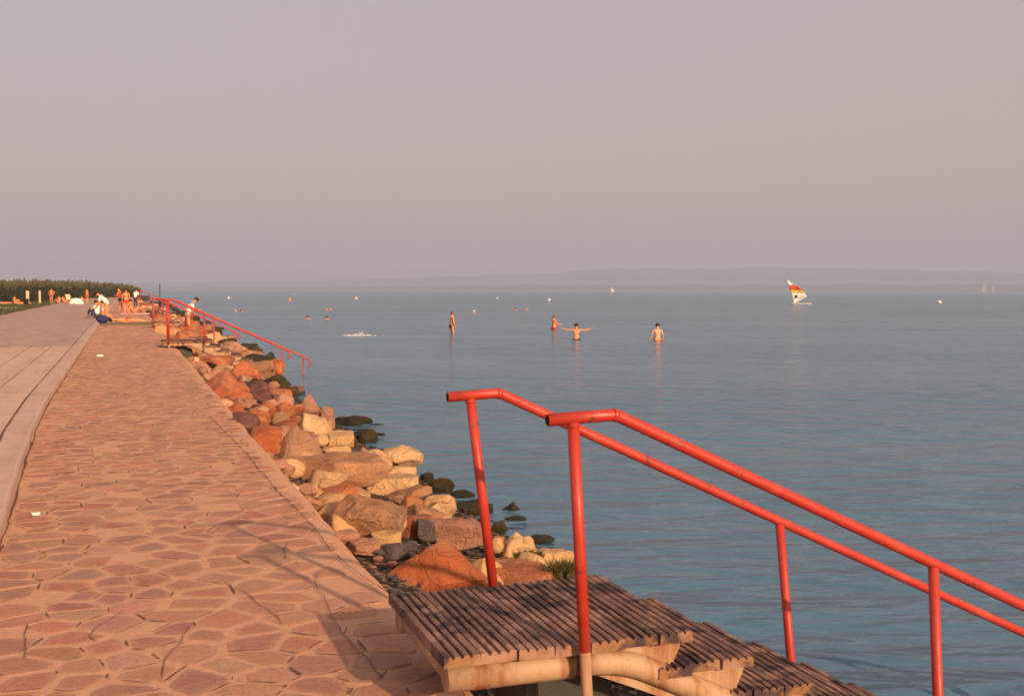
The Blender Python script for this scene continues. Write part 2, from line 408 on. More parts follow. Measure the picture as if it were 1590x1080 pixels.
# kerb: face, rounded arris, top; beyond it a gutter groove and the slabs of the promenade
def kerb_prof(y):
    x = left_x(y) + edge_n(y, 9) * .6
    return [(x, -0.05), (x - .002, 0.075), (x - .012, 0.096), (x - .03, 0.104), (x - .27, 0.104), (x - .285, 0.09), (x - .285, 0.0)]
kerb = strip('kerb', M['kerbtop'], yrange(-8, WEND, .25), kerb_prof); tag(kerb, kind='structure')
kerb.data.materials.append(M['kerbface'])
for p_ in kerb.data.polygons:
    if p_.center.z < 0.095 and p_.normal.x > 0.5: p_.material_index = 1
joint = strip('gutter', M['crack'], yrange(-8, WEND, .5), lambda y: [(left_x(y) - .27, 0.078), (left_x(y) - .36, 0.078)], kerb)
prom = strip('promenade', M['crack'], yrange(-8, 33.2, .6), lambda y: [(-7.4, 0.084), (left_x(y) - .355, 0.084)]); tag(prom, kind='structure')
# slabs of the promenade, each one a piece
srow = [(-8, -2.2), (-2.2, 4.4), (4.4, 11.2), (11.2, 18.1), (18.1, 25.4), (25.4, 33.0)]
for k in range(11):
    for (ya, yb) in srow:
        V, Fc = [], []; ys = np.linspace(ya + .012, yb - .012, 12)
        j_ = rng.uniform(-.003, .003)
        for y in ys:
            base = left_x(y) - .305
            xr = base - k * .53 - .008; xl = base - (k + 1) * .53 + .012
            zt = 0.098 + j_
            for x, z in ((xr, .05), (xr, zt - .008), (xr - .01, zt), (xl + .01, zt), (xl, zt - .008), (xl, .05)): V.append((x, y, z))
        for i in range(11):
            for j in range(5):
                a = i * 6 + j; Fc.append((a, a + 1, a + 7, a + 6))
        Fc.append((0, 1, 2, 3, 4, 5)); Fc.append(tuple(range(66, 72))[::-1])
        link('slab', mesh('slab', V, Fc), M['slab'], prom)
road = strip('road', M['asphalt'], yrange(33.0, WEND, 1.0), lambda y: [(-7.2 + .25 * noise.noise((y * .11, 0, 0)), 0.094), (-4, 0.104), (left_x(y) - .30, 0.096)])
tag(road, kind='structure')
V = [(-1500, -300, 0.06), (-6.7, -300, 0.06), (-6.7, WEND, 0.06), (-1500, 150, 0.06), (-1500, -300, -3), (-6.7, -300, -3), (-6.7, WEND, -3), (-1500, 150, -3)]
o = link('lawn', mesh('lawn', V, [(0,1,2,3), (3,2,6,7)]), M['lawn']); tag(o, kind='structure')
# the land under and behind the reeds, as far as the cape
V, Fc = [], []
capeL = [(-1500, 150), (-60, 126), (-14, 138), (-6.7, 190), (-6.7, WEND), (1.5, WEND), (4.5, 262), (5.5, 285), (2, 330), (-60, 420), (-1500, 900)]
bm = bmesh.new(); f_ = bm.faces.new([bm.verts.new((x, y, 0.05)) for x, y in capeL])
ex = bmesh.ops.extrude_face_region(bm, geom=[f_]); 
for v_ in [g for g in ex['geom'] if isinstance(g, bmesh.types.BMVert)]: v_.co.z = -2.0
o = link('cape_ground', bmm('cape_ground', bm), M['lawn']); tag(o, kind='structure')
# rock bank under the stones
def bank_z(x, y):
    z = np.interp(x, [1.44, 1.7, 4.0, 6.5, 9], [-0.28, -0.38, -0.93, -1.55, -1.9])
    return float(z) + 0.05 * noise.noise((x * 1.6, y * 1.6, 4.2))
bx_ = [1.44, 1.6, 1.85, 2.1, 2.4, 2.7, 3.0, 3.3, 3.6, 3.9, 4.3, 5, 6.5, 9]
bank = strip('bank', M['gravel'], yrange(-8, 262, .22), lambda y: [(x, bank_z(x, y)) for x in bx_]); tag(bank, kind='structure')

# ------------------------------------------------------------------ crazy paving
def clip_poly(poly, nx, ny, d):
    outp = []
    for i in range(len(poly)):
        a, b = poly[i], poly[(i + 1) % len(poly)]
        da = a[0]*nx + a[1]*ny - d; db = b[0]*nx + b[1]*ny - d
        if da <= 0: outp.append(a)
        if (da < 0 < db) or (db < 0 < da):
            t_ = da / (da - db); outp.append((a[0] + (b[0]-a[0])*t_, a[1] + (b[1]-a[1])*t_))
    return outp
def chaikin(poly, k=0.22):
    o_ = []
    for i in range(len(poly)):
        a, b = poly[i], poly[(i + 1) % len(poly)]
        o_.append((a[0]+(b[0]-a[0])*k, a[1]+(b[1]-a[1])*k)); o_.append((a[0]+(b[0]-a[0])*(1-k), a[1]+(b[1]-a[1])*(1-k)))
    return o_
prng = random.Random(21)
cell = 0.235
seeds = {}
ny0, ny1 = int(2.6 / cell / .86), int(40.5 / cell / .86)
nx0, nx1 = int(-1.7 / cell) - 1, int(1.7 / cell) + 2
for j in range(ny0, ny1):
    for i in range(nx0, nx1):
        if prng.random() < 0.10: continue
        seeds[(i, j)] = ((i + 0.5 * (j % 2) + prng.uniform(-.46, .46)) * cell * 1.12, (j + prng.uniform(-.42, .42)) * cell * .86)
TINTS = [(0.26, 0.085, 0.06), (0.33, 0.105, 0.06), (0.40, 0.14, 0.075), (0.47, 0.22, 0.14), (0.50, 0.26, 0.17), (0.44, 0.18, 0.105), (0.33, 0.125, 0.080), (0.38, 0.15, 0.09), (0.28, 0.105, 0.085), (0.42, 0.19, 0.115), (0.25, 0.11, 0.095), (0.43, 0.165, 0.085), (0.38, 0.18, 0.10), (0.24, 0.10, 0.085)]
def stone_geo(poly, cx, cy):
    sh = prng.uniform(.74, .96)
    p = [(cx + (x - cx) * sh * prng.uniform(.95, 1.03), cy + (y - cy) * sh * prng.uniform(.95, 1.03)) for x, y in poly]
    p = chaikin(p, .13)
    n = len(p); tx, ty = prng.gauss(0, .004), prng.gauss(0, .004); h_ = prng.uniform(.001, .0035)
    V, Fc = [], []
    for x, y in p: V.append((x, y, -0.012))
    for k_, hh in ((1.0, 0), (.88, .6), (.60, 1.0)):
        for x, y in p:
            X, Y = cx + (x - cx) * k_, cy + (y - cy) * k_
            V.append((X, Y, min(0.0115, .0042 + h_ * .8 * hh + hh * (tx * (X - cx) + ty * (Y - cy)))))
    for r_ in range(3):
        for i in range(n):
            a = r_*n + i; b = r_*n + (i+1) % n; Fc.append((a, b, b+n, a+n))
    Fc.append(tuple(range(3*n, 4*n)))
    return V, Fc
def stone_tint(nv, tint):
    n = nv // 4; rim = (0.51, 0.27, 0.168)
    def mx(k): return tuple(rim[i] + (tint[i] - rim[i]) * k for i in range(3)) + (1,)
    a_ = prng.uniform(.15, .7)
    e_ = prng.uniform(0, .6)
    return [mx(e_ * prng.uniform(.3, 1.2)) for _ in range(n)] * 2 + [mx(a_ * prng.uniform(.6, 1.2)) for _ in range(n)] + [mx(1)] * n
stones = []; EDGES = {}
for (i, j), (sx, sy) in seeds.items():
    if not (left_x(sy) + .07 < sx < 1.27): continue
    if prng.random() < 0.07: continue
    poly = [(sx - .6, sy - .6), (sx + .6, sy - .6), (sx + .6, sy + .6), (sx - .6, sy + .6)]
    for dj in range(-3, 4):
        for di in range(-3, 4):
            q = seeds.get((i + di, j + dj))
            if q is None or (di == 0 and dj == 0): continue
            nx, ny = q[0] - sx, q[1] - sy; d2 = (q[0]**2 + q[1]**2 - sx**2 - sy**2) / 2
            poly = clip_poly(poly, nx, ny, d2)
            if len(poly) < 3: break
    poly = clip_poly(poly, -1, 0, -(left_x(sy) + .03)); poly = clip_poly(poly, 1, 0, 1.31)
    if len(poly) < 3: continue
    cx = sum(p[0] for p in poly) / len(poly); cy = sum(p[1] for p in poly) / len(poly)
    stones.append((cy, cx, poly, prng.choice(TINTS)))
    for a, b in zip(poly, poly[1:] + poly[:1]): EDGES.setdefault((round((a[0]+b[0])*50), round((a[1]+b[1])*50)), (a, b))
stones.sort(key=lambda s: s[0])
def inview(x, y):
    px, py = proj((x, y, 0)); return -20 < px < 1610 and py < 1100
def add_tint(me, cols):
    ca = me.color_attributes.new('tint', 'FLOAT_COLOR', 'POINT')
    ca.data.foreach_set('color', np.asarray(cols, dtype=np.float32).ravel())
near_n = 0; SV, SF, SC = [], [], []
for cy, cx, poly, tint in stones:
    V, Fc = stone_geo(poly, cx, cy)
    tv = tuple((c * .82 + r_ * .18) * prng.uniform(.92, 1.2) for c, r_ in zip(tint, (0.53, 0.28, 0.17))); tv = stone_tint(len(V), tv)
    if near_n < 298 and inview(cx, cy):
        near_n += 1
        me = mesh('paving_stone', V, Fc); add_tint(me, tv)
        link('paving_stone', me, M['stone'], walk)
    else:
        b0 = len(SV); SV += V; SF += [tuple(i + b0 for i in f_) for f_ in Fc]; SC += tv
me = mesh('paving_stones', SV, SF); add_tint(me, SC)
o = link('far_paving', me, M['stone'], walk); tag(o, kind='stuff')
# open joints between some of the flags: narrow, uneven, dark
JV, JF = [], []
for (a, b) in EDGES.values():
    L_ = math.hypot(b[0]-a[0], b[1]-a[1])
    patch = noise.noise((a[0] * .8, a[1] * .5, 2.2))
    if L_ < .07 or a[1] > 30 or prng.random() > .42 + .4 * patch: continue
    nx, ny = -(b[1]-a[1]) / L_, (b[0]-a[0]) / L_; n = 6; t0, t1 = prng.uniform(0, .3), prng.uniform(.7, 1); w0 = prng.uniform(.0018, .005) * (1 + a[1] * .03)
    b0 = len(JV)
    for i in range(n + 1):
        t_ = t0 + (t1 - t0) * i / n; x, y = a[0] + (b[0]-a[0])*t_, a[1] + (b[1]-a[1])*t_
        j_ = .010 * noise.noise((x * 11, y * 11, 1)); w_ = w0 * (.35 if i in (0, n) else prng.uniform(.7, 1.3))
        JV += [(x + nx*(j_+w_), y + ny*(j_+w_), .0128), (x + nx*(j_-w_), y + ny*(j_-w_), .0128)]
    JF += [(b0+2*i, b0+2*i+1, b0+2*i+3, b0+2*i+2) for i in range(n)]
o = link('open_joints', mesh('open_joints', JV, JF), M['crack'], walk); tag(o, kind='stuff')
# cracks: thin dark openings running over the paving
CR = [[(324,646),(350,672),(383,706),(428,760),(470,801),(495,827),(518,862),(560,895),(602,921)],
      [(445,843),(441,856),(443,871)], [(458,872),(462,880)], [(498,889),(487,907),(504,930),(516,962),(545,1000),(600,1060)],
      [(345,905),(386,927),(427,957),(436,972)], [(197,949),(150,977),(139,991),(153,999)], [(294,974),(283,997),(256,1030),(251,1062)],
      [(40,972),(39,1000),(37,1027)], [(430,825),(455,832),(497,829)]]
for k, ln in enumerate(CR):
    pts = [onz(x, y, 0) for x, y in ln]
    fine = []
    for a, b in zip(pts[:-1], pts[1:]):
        n = max(2, int((b - a).length / .05))
        for i in range(n): fine.append(a + (b - a) * (i / n))
    fine.append(pts[-1])
    V, Fc = [], []
    for i, p in enumerate(fine):
        t_ = (fine[min(i+1, len(fine)-1)] - fine[max(i-1, 0)]); t_.z = 0; t_.normalize(); nn = Vector((-t_.y, t_.x, 0))
        wv = 0.0027 * (0.55 + 1.1 * abs(noise.noise((p.x * 9, p.y * 9, k)))) * (0.25 if i in (0, len(fine)-1) else 1) * (1.5 if k == 0 else 1)
        c = p + nn * 0.018 * noise.noise((p.x * 7, p.y * 7, k + 5.5))
        V += [(c + nn * wv)[:2] + (0.0135,), (c - nn * wv)[:2] + (0.0135,)]
    V = [(v[0], v[1], v[2]) for v in V]
    for i in range(len(fine) - 1): Fc.append((2*i, 2*i+1, 2*i+3, 2*i+2))
    link('crack', mesh('crack', V, Fc), M['crack'], walk)
# gap at the foot of the kerb, uneven and dirty
V, Fc = [], []; ky = np.arange(4.5, 34, .12)
for i, y in enumerate(ky):
    x = left_x(y) + .018 + .02 * noise.noise((y * 1.3, 2, 2)) + .012 * noise.noise((y * 5, 2, 7)); w_ = .004 + .014 * max(0, noise.noise((y * .9, 4, 1)) + .15)
    V += [(x - w_, y, .0132), (x + w_, y, .0132)]
for i in range(len(ky) - 1): Fc.append((2*i, 2*i+1, 2*i+3, 2*i+2))
link('kerb_gap', mesh('kerb_gap', V, Fc), M['crack'], walk)
ys_ = np.linspace(left_x(36), 1.36, 30)
V = []; Fc = []
for i, x in enumerate(ys_):
    c = 36.2 + .1 * noise.noise((x * 2, 0, 0)) + .25 * (x / 1.4); w_ = .03 + .05 * max(0, noise.noise((x * 3, 7, 0)))
    V += [(x, c - w_, .0135), (x, c + w_, .0135)]
for i in range(29): Fc.append((2*i, 2*i+2, 2*i+3, 2*i+1))
link('expansion_joint', mesh('expansion_joint', V, Fc), M['crack'], walk)

# ------------------------------------------------------------------ rocks
bm = bmesh.new(); bmesh.ops.create_icosphere(bm, subdivisions=5, radius=1.0)
ICO4 = (np.array([v.co[:] for v in bm.verts]), [tuple(v.index for v in f_.verts) for f_ in bm.faces]); bm.free()
bm = bmesh.new(); bmesh.ops.create_icosphere(bm, subdivisions=4, radius=1.0)
ICO3 = (np.array([v.co[:] for v in bm.verts]), [tuple(v.index for v in f_.verts) for f_ in bm.faces]); bm.free()
bm = bmesh.new(); bmesh.ops.create_icosphere(bm, subdivisions=3, radius=1.0)
ICO2 = (np.array([v.co[:] for v in bm.verts]), [tuple(v.index for v in f_.verts) for f_ in bm.faces]); bm.free()
def rock_mesh(name, seed, dims, shape, ico):
    rs = np.random.RandomState(seed)
    v = ico[0].copy()
    def cut(n, d):
        n = np.asarray(n, float); n /= np.linalg.norm(n)
        q = v @ n - d; q[q < 0] = 0; v[:] = v - q[:, None] * n
    if shape == 'round':
        for _ in range(9): cut(rs.normal(size=3), rs.uniform(.78, .95))
    elif shape == 'block':
        for ax in range(3):
            for s in (-1, 1):
                n = np.zeros(3); n[ax] = s; n += rs.normal(size=3) * .16; cut(n, rs.uniform(.52, .66))
        for _ in range(8): cut(rs.normal(size=3), rs.uniform(.55, .8))
    elif shape == 'slab':
        cut((rs.normal() * .1, rs.normal() * .1, 1), .42); cut((0, 0, -1), .5)
        for _ in range(8):
            a = rs.uniform(0, 2 * np.pi); cut((np.cos(a), np.sin(a), rs.normal() * .25), rs.uniform(.6, .85))
    elif shape == 'peak':
        for a0 in (0.5, 2.3, 3.7, 5.2):
            a = a0 + rs.normal() * .3; cut((np.cos(a), np.sin(a), rs.uniform(.55, .95)), rs.uniform(.42, .55))
        cut((0, 0, -1), .5)
        for _ in range(5): cut(rs.normal(size=3), rs.uniform(.6, .85))
    else:
        for _ in range(15): cut(rs.normal(size=3), rs.uniform(.50, .82))
    lo, hi = v.min(0), v.max(0); v = (v - (lo + hi) / 2) / (hi - lo)      # unit box
    v = v * np.asarray(dims)
    s = float(np.mean(dims)); off = rs.uniform(-50, 50, 3)
    nr = ico[0]
    amp = .046 if shape != 'round' else .030
    for i in range(len(v)):
        q = v[i] / s
        n_ = noise.noise((q[0]*2.2+off[0], q[1]*2.2+off[1], q[2]*2.2+off[2])) * 1.5 + noise.noise((q[0]*6+off[1], q[1]*6+off[2], q[2]*6)) * .6
        if len(v) > 1000: n_ += noise.noise((q[0]*15+off[1], q[1]*15+off[2], q[2]*15)) * .3
        v[i] += nr[i] * (n_ * amp * s)
    me = bpy.data.meshes.new(name); me.from_pydata(v.tolist(), [], ico[1]); me.update()
    me.polygons.foreach_set('use_smooth', [True] * len(me.polygons))
    return me
ROCKS = []      # (x, y, radius) footprint used to keep the fill stones apart
def px_rock(k, cx, cy, w_, h_, kind, shape, tilt, label, group=None, rest='bank', dscale=.8):
    """a rock seen at (cx, cy), w_ x h_ photo pixels: stands where the ray through its foot meets the bank"""
    d = ray(cx, cy + h_ * .42)
    P = Vector((0, 0, CAMH)); t_ = 0.0015; best = None
    for i in range(6000):
        q = P + d * t_
        zb = WATER - .03 if rest == 'water' else bank_z(q.x, q.y) + .06
        if q.z <= zb: break
        t_ += 0.000012 * (1 + t_ * 90)
    foot = P + d * t_
    s = 1 / pxm(foot)
    ww, hh = w_ * s, h_ * s
    dd = max(ww * dscale, hh * .7)
    hz = max(.45 * hh, hh * 1.0 - dd * .12) * 1.12
    dc = depth(foot) + dd * .32
    r_ = ray(cx, cy); c = P + r_ * (dc / r_.dot(fw))
    # keep it seated: its underside reaches the bank
    me = rock_mesh('rock', 100 + k * 7, (ww * 1.06, dd, hz), shape, ICO4 if w_ > 60 else ICO3)
    o = link('rock', me, M[kind])
    o.location = c
    o.rotation_euler = (Matrix.Rotation(-TH * .9 + rng.uniform(-.15, .15), 4, 'Z') @ Matrix.Rotation(R(tilt), 4, 'Y')).to_euler()
    tag(o, label, 'rock', group)
    ROCKS.append((c.x, c.y, ww * .42))
    return o
ZONE = lambda x: 'against the walkway edge' if x < 2.2 else ('midway down the bank' if x < 3.2 else 'close to the waterline')
def stretch(y):
    for lim, nm in ((8.5, 'near the big pointed red boulder'), (11.5, 'near the big brown boulder'), (15, 'near the longest boulder'), (19.5, 'near the pyramid boulder'), (26, 'near the flat red slabs'), (40, 'below the second stairs')):
        if y < lim: return nm
SZ = lambda s: 'fist-sized' if s < .18 else ('melon-sized' if s < .24 else ('head-sized' if s < .31 else ('bucket-sized' if s < .38 else 'knee-high')))
G1 = 'rocks of the bank between the two stairs'
RK = [
 # near stairs, behind the platform
 (680,878,160,72,'red','peak',4,'big red sandstone boulder rising to a point, touching the near platform'),
 (802,888,112,34,'red','slab',6,'long low red rock lying behind the leaning rail post of the near platform'),
 (712,826,92,48,'pink','block',3,'pinkish flat-topped boulder just behind the big pointed red boulder'),
 (857,866,68,28,'pale','block',8,'pale rock at the lake edge by the green weeds beside the near platform'),
 (844,888,36,20,'pale','round',0,'small pale rounded stone between the long red rock and the weeds'),
 (799,855,46,17,'pale','slab',2,'flat pale stone behind the long low red rock'),
 (801,838,44,27,'pale','peak',0,'pale pointed stone with an algae skirt beside a dark algae mound'),
 (772,846,20,24,'pale','round',0,'small pale stone tight beside the leaning rail post'),
 (838,839,46,22,'algae','round',0,'dark algae mound in the shallows beside the pale pointed stone'),
 (795,788,40,22,'algae','peak',5,'dark pointed rock with an ochre side, standing alone in the water'),
 (801,807,33,12,'algae','slab',0,'low black rock awash just below the lone ochre pointed rock'),
 (774,822,24,30,'algae','ang',0,'dark wet rock at the water beside the pinkish flat-topped boulder'),
 (731,793,66,26,'algae','slab',0,'long dark algae rock at the water behind the round pale boulder'),
 (735,779,22,10,'algae','slab',0,None), (718,768,36,18,'algae','round',0,'dark algae stone at the water, farther along than the long algae rock'),
 (686,756,38,28,'algae','ang',0,'brownish dark rock at the waterline beside the tilted slab'),
 (664,745,22,16,'algae','ang',0,None),
 (662,824,30,38,'grey','block',0,'dark blue-grey upright stone beside the pinkish flat-topped boulder'),
 (610,856,46,26,'grey','ang',0,'dark grey rubble stone in the hollow beside the big pointed red boulder'),
 (636,846,26,16,'grey','ang',0,None), (628,862,22,14,'grey','ang',0,None), (588,857,18,12,'grey','ang',0,None),
 (587,867,16,10,'pink','round',0,None), (608,875,16,10,'pink','round',0,None), (578,880,14,9,'pink','ang',0,None), (620,880,12,8,'pale','ang',0,None),
 (567,848,48,24,'pink','slab',4,'orange-pink flat stone against the walkway edge by the grey rubble'),
 (538,834,40,25,'pink','round',0,'pink rounded stone against the walkway edge'),
 (599,834,46,22,'pale','slab',-3,'ochre flat stone between the big brown boulder and the grey rubble'),
 (640,817,30,28,'brown','ang',0,'ochre angular stone under the painted sunlit end of the big brown boulder'),
 (569,803,118,60,'brown','block',6,'big brown boulder with a grey cap and a painted sunlit end'),
 (611,811,42,38,'pale','round',0,'pale lobe of stone painted as the sunlit end of the big brown boulder'),  # separate pale stone paints the sunlit end of the boulder above
 (640,794,48,32,'pale','peak',0,'pale stone leaning between the big brown boulder and the round pale one'),
 (674,804,52,17,'pale','slab',5,'thin pale slab at the foot of the round pale boulder'),
 (683,785,52,40,'pale','round',0,'round pale boulder like a loaf, near the waterline algae'),
 (634,767,74,24,'brown','slab',-20,'long brown slab tilted up towards the water'),
 (607,750,90,32,'pale','slab',-2,'broad flat pale rock below the round-topped waterside boulder'),
 (626,732,40,20,'pale','slab',0,'small flat pale stone just under the round-topped waterside boulder'),
 (622,708,66,38,'pale','round',0,'round-topped pale boulder standing at the water with a dark foot'),
 (538,760,80,21,'pale','slab',14,'narrow pale slab sloping down towards the big brown boulder'),
 (518,779,54,28,'pale','round',0,'pale rounded rock beside the walkway under the narrow slab'),
 (485,780,28,26,'brown','ang',0,'small brown stone at the walkway edge beside pale rounded rock'),
 (475,760,36,22,'pink','ang',0,'small pink stone at the walkway edge below the long grey-topped boulder'),
 (495,768,24,16,'pale','round',0,None),
 (524,728,160,54,'brown','slab',-3,'longest boulder, grey-brown on top with an orange face'),
 (583,720,50,46,'pale','round',0,'ochre rounded rock painted as the sunlit end of the longest boulder'),  # sunlight on the longest boulder's end, put into a paler stone
 (530,683,40,30,'pale','block',0,'ochre block near the dark algae rocks, beyond the longest boulder'),
 (500,684,20,18,'pale','round',0,None), (513,699,26,12,'pale','round',0,None), (545,690,20,24,'algae','ang',0,None),
 (460,690,76,66,'brown','peak',-4,'large pyramid-shaped boulder, pinkish brown with a pale foot'),
 (413,686,50,48,'red','block',0,'bright orange-red squarish block against the walkway edge'),
 (403,655,28,26,'red','ang',0,'small red rock right behind the orange-red square block'),
 (379,660,44,42,'purple','ang',20,'dark purple-red leaning rock beside the orange-red square block'),
 (432,652,36,14,'red','slab',0,None),
 (358,651,30,24,'pink','round',0,'pale pink stone at the walkway edge beside the dark purple-red rock'),
 (486,658,46,32,'pale','slab',5,'ochre flat-faced rock beside the upright pink stone'),
 (509,650,25,38,'pink','block',8,'upright pinkish stone at the waterline'),
 (479,626,42,30,'brown','peak',0,'brown-capped pale boulder at the waterline, farther than the upright pink stone'),
 (445,636,54,19,'red','slab',-4,'flat red slab inland of the brown-capped boulder'),
 (409,633,32,18,'purple','slab',0,'flat purple stone amid the red slabs'),
 (379,625,42,16,'pink','slab',3,'pale pink slab below the largest red boulder'),
 (349,626,25,16,'pale','round',0,'small ochre stone at the walkway edge below the largest red boulder'),
 (413,616,17,12,'grey','ang',0,'small navy-dark stone on the flat red slabs'),
 (396,614,46,17,'purple','slab',0,None), (437,612,38,20,'red','ang',0,None),
 (430,723,36,22,'pink','ang',0,'pink-orange stone wedged between walkway and pyramid boulder'),
 (441,744,17,25,'brown','ang',0,None), (418,708,20,14,'brown','ang',0,None), (455,757,18,14,'pale','ang',0,None),
 (345,597,96,56,'red','peak',5,'largest red boulder below the second stairs'),
 (303,566,30,14,'pink','slab',0,None), (335,560,56,22,'red','ang',0,'red rock under the pipe of the second stairs'),
 (347,571,32,10,'pale','slab',0,None), (379,574,46,32,'red','peak',0,'red pointed rock next to the largest red boulder'),
 (405,574,48,32,'brown','block',0,'ochre-brown block beside the upright red rock at the water'),
 (428,574,25,33,'red','block',10,'upright red rock at the waterline below the second stairs'),
 (405,599,34,20,'purple','peak',0,'small dark purple pyramid in front of the ochre-brown block'),
 (424,598,22,15,'brown','ang',0,None), (460,606,26,14,'purple','slab',0,None),
 (541,654,44,22,'algae','slab',0,'reddish-black algae rock reaching into the water'), (566,653,26,16,'algae','ang',0,None),
 (586,660,18,6,'algae','slab',0,'small black rock just breaking the water surface'), (590,675,14,7,'algae','slab',0,'small black rock just breaking the water surface'),
 (443,597,16,7,'algae','slab',0,None),
 # at and beyond the second stairs
 (295,517,56,27,'red','block',0,'broad red boulder framed by the railing of the second stairs'),
 (252,516,22,22,'pale','block',0,'ochre block against the walkway beside the second stairs'),
 (331,522,27,17,'red','ang',0,None), (356,531,23,22,'brown','ang',0,None), (373,542,15,14,'pale','round',0,None), (391,553,19,14,'pale','round',0,None),
 (407,556,17,9,'algae','slab',0,None), (387,536,24,7,'algae','slab',0,None), (398,544,18,6,'algae','slab',0,None), (337,510,20,6,'algae','slab',0,None), (318,500,22,6,'algae','slab',0,None),
]
for k, (cx, cy, w_, h_, kind, shape, tilt, lab) in enumerate(RK):
    water_rock = kind == 'algae'
    grp = None
    if lab is None:
        adj = {'red': 'red', 'purple': 'purple-red', 'pale': 'pale ochre', 'brown': 'brown', 'pink': 'pink', 'grey': 'dark grey', 'algae': 'black algae-covered'}[kind]
        if water_rock: lab = 'minor black algae rock at the waterline between the larger algae rocks'; grp = 'minor algae rocks along the waterline'
        else: lab = 'small %s stone wedged among the larger rocks of the bank' % adj; grp = 'small %s stones wedged in the bank' % adj
    elif lab.startswith('small black rock just'): grp = 'rocks just breaking the surface'
    ro = px_rock(k, cx, cy, w_, h_, kind, shape, tilt, lab, grp, 'water' if water_rock else 'bank')
    if grp and not lab.startswith('small black rock just'):
        sz_ = 'tiny' if w_ < 15 else ('small' if w_ < 21 else ('smallish' if w_ < 30 else 'longish'))
        shp = {'slab': 'flat', 'round': 'rounded', 'ang': 'angular', 'block': 'blocky', 'peak': 'pointed'}[shape]
        yy_ = ro.location.y
        ro['label'] = ('%s %s black algae rock at the waterline, %s' % (sz_, shp, stretch(yy_) or 'beside the second stairs')) if water_rock else \
            ('%s %s %s stone %s, %s' % (sz_, shp, adj, ZONE(ro.location.x), stretch(yy_) or 'beside the second stairs'))
# fill stones on the near bank, and the rip-rap running on to the cape
variants = [rock_mesh('rock', 900 + i, (1, rng.uniform(.65, .95), rng.uniform(.5, .8)), ['ang', 'block', 'round', 'ang', 'slab', 'peak'][i % 6], ICO2) for i in range(14)]
vm = {}
def fill_rock(x, y, z, s, kind, label, group):
    i = rng.randrange(len(variants))
    if (i, kind) not in vm:
        me = variants[i].copy(); me.materials.clear(); me.materials.append(M[kind]); vm[(i, kind)] = me
    o = link('rock', vm[(i, kind)]); o.location = (x, y, z); o.scale = (s, s, s)
    o.rotation_euler = (rng.uniform(-.35, .35), rng.uniform(-.35, .35), rng.uniform(0, 6.28))
    tag(o, label, 'rock', group); return o
KADJ = {'red': 'red', 'pale': 'pale ochre', 'brown': 'brown', 'pink': 'pink', 'grey': 'dark grey', 'purple': 'purple-red', 'algae': 'black'}
cnt = 0; tries = 0
while cnt < 105 and tries < 4000:
    tries += 1
    y = 5.2 + 30 * rng.random() ** 1.15; x = rng.uniform(1.56, 3.9)
    if any((x - a)**2 + (y - b)**2 < (c * .75)**2 for a, b, c in ROCKS): continue
    if 32.5 < y < 35: continue
    s = rng.uniform(.14, .36) * (1 + y / 60)
    kind = rng.choice(['red', 'pale', 'brown', 'pink', 'pale', 'pale'])
    if y > 17: kind = rng.choice(['red', 'red', 'brown', 'pink', 'purple', 'pale'])
    if x > 3.65: kind = 'algae'
    lab = '%s %s stone %s, %s' % (SZ(s), KADJ[kind], ZONE(x), stretch(y))
    fill_rock(x, y, bank_z(x, y) + s * .2, s, kind, lab, 'rubble stones between the big rocks'); cnt += 1
y = 37.0
far_n = 0; FV, FF, FK = [], [], []
FARST = lambda y: 'between the second and third stairs' if y < 51 else ('just past the third stairs' if y < 64 else 'level with the sunbathers on mats')
while y < 215:
    for _ in range(4):
        x = rng.uniform(1.62, 4.5 + .012 * (y - 37)); s = rng.uniform(.5, 1.1)
        kind = rng.choice(['red', 'red', 'purple', 'brown', 'pink', 'red', 'pale']) if x < 4.0 else 'algae'
        yy = y + rng.uniform(-.4, .4); z = bank_z(min(x, 4.3), yy) + s * .24
        if y < 72 and far_n < 90:
            lab = '%s %s rip-rap rock %s, %s' % ('huge' if s > .98 else 'large' if s > .85 else 'middling' if s > .68 else 'smaller', KADJ[kind], ZONE(min(x, 3.5)), FARST(yy)) if s < 9 else ''
            fill_rock(x, yy, z, s, kind, lab, 'rip-rap rocks beyond the second stairs'); far_n += 1
        else:
            vi = variants[rng.randrange(len(variants))]; b0 = len(FV); rm = Matrix.Rotation(rng.uniform(0, 6.28), 3, 'Z')
            FV += [tuple(rm @ v_.co * s + Vector((x, yy, z))) for v_ in vi.vertices]; ff = [tuple(q + b0 for q in p_.vertices) for p_ in vi.polygons]; FF += ff
            FK += [{'red': 0, 'purple': 1, 'brown': 2, 'pink': 3, 'pale': 4, 'algae': 5}[kind]] * len(ff)
    y += .8 + (y - 37) * .03
me = mesh('rip_rap', FV, FF, True)
for k_ in ('red', 'purple', 'brown', 'pink', 'pale', 'algae'): me.materials.append(M[k_])
me.polygons.foreach_set('material_index', FK)
o = link('rip_rap', me); tag(o, 'distant reddish rip-rap running along the shore to the cape', 'rocks', kind='stuff')
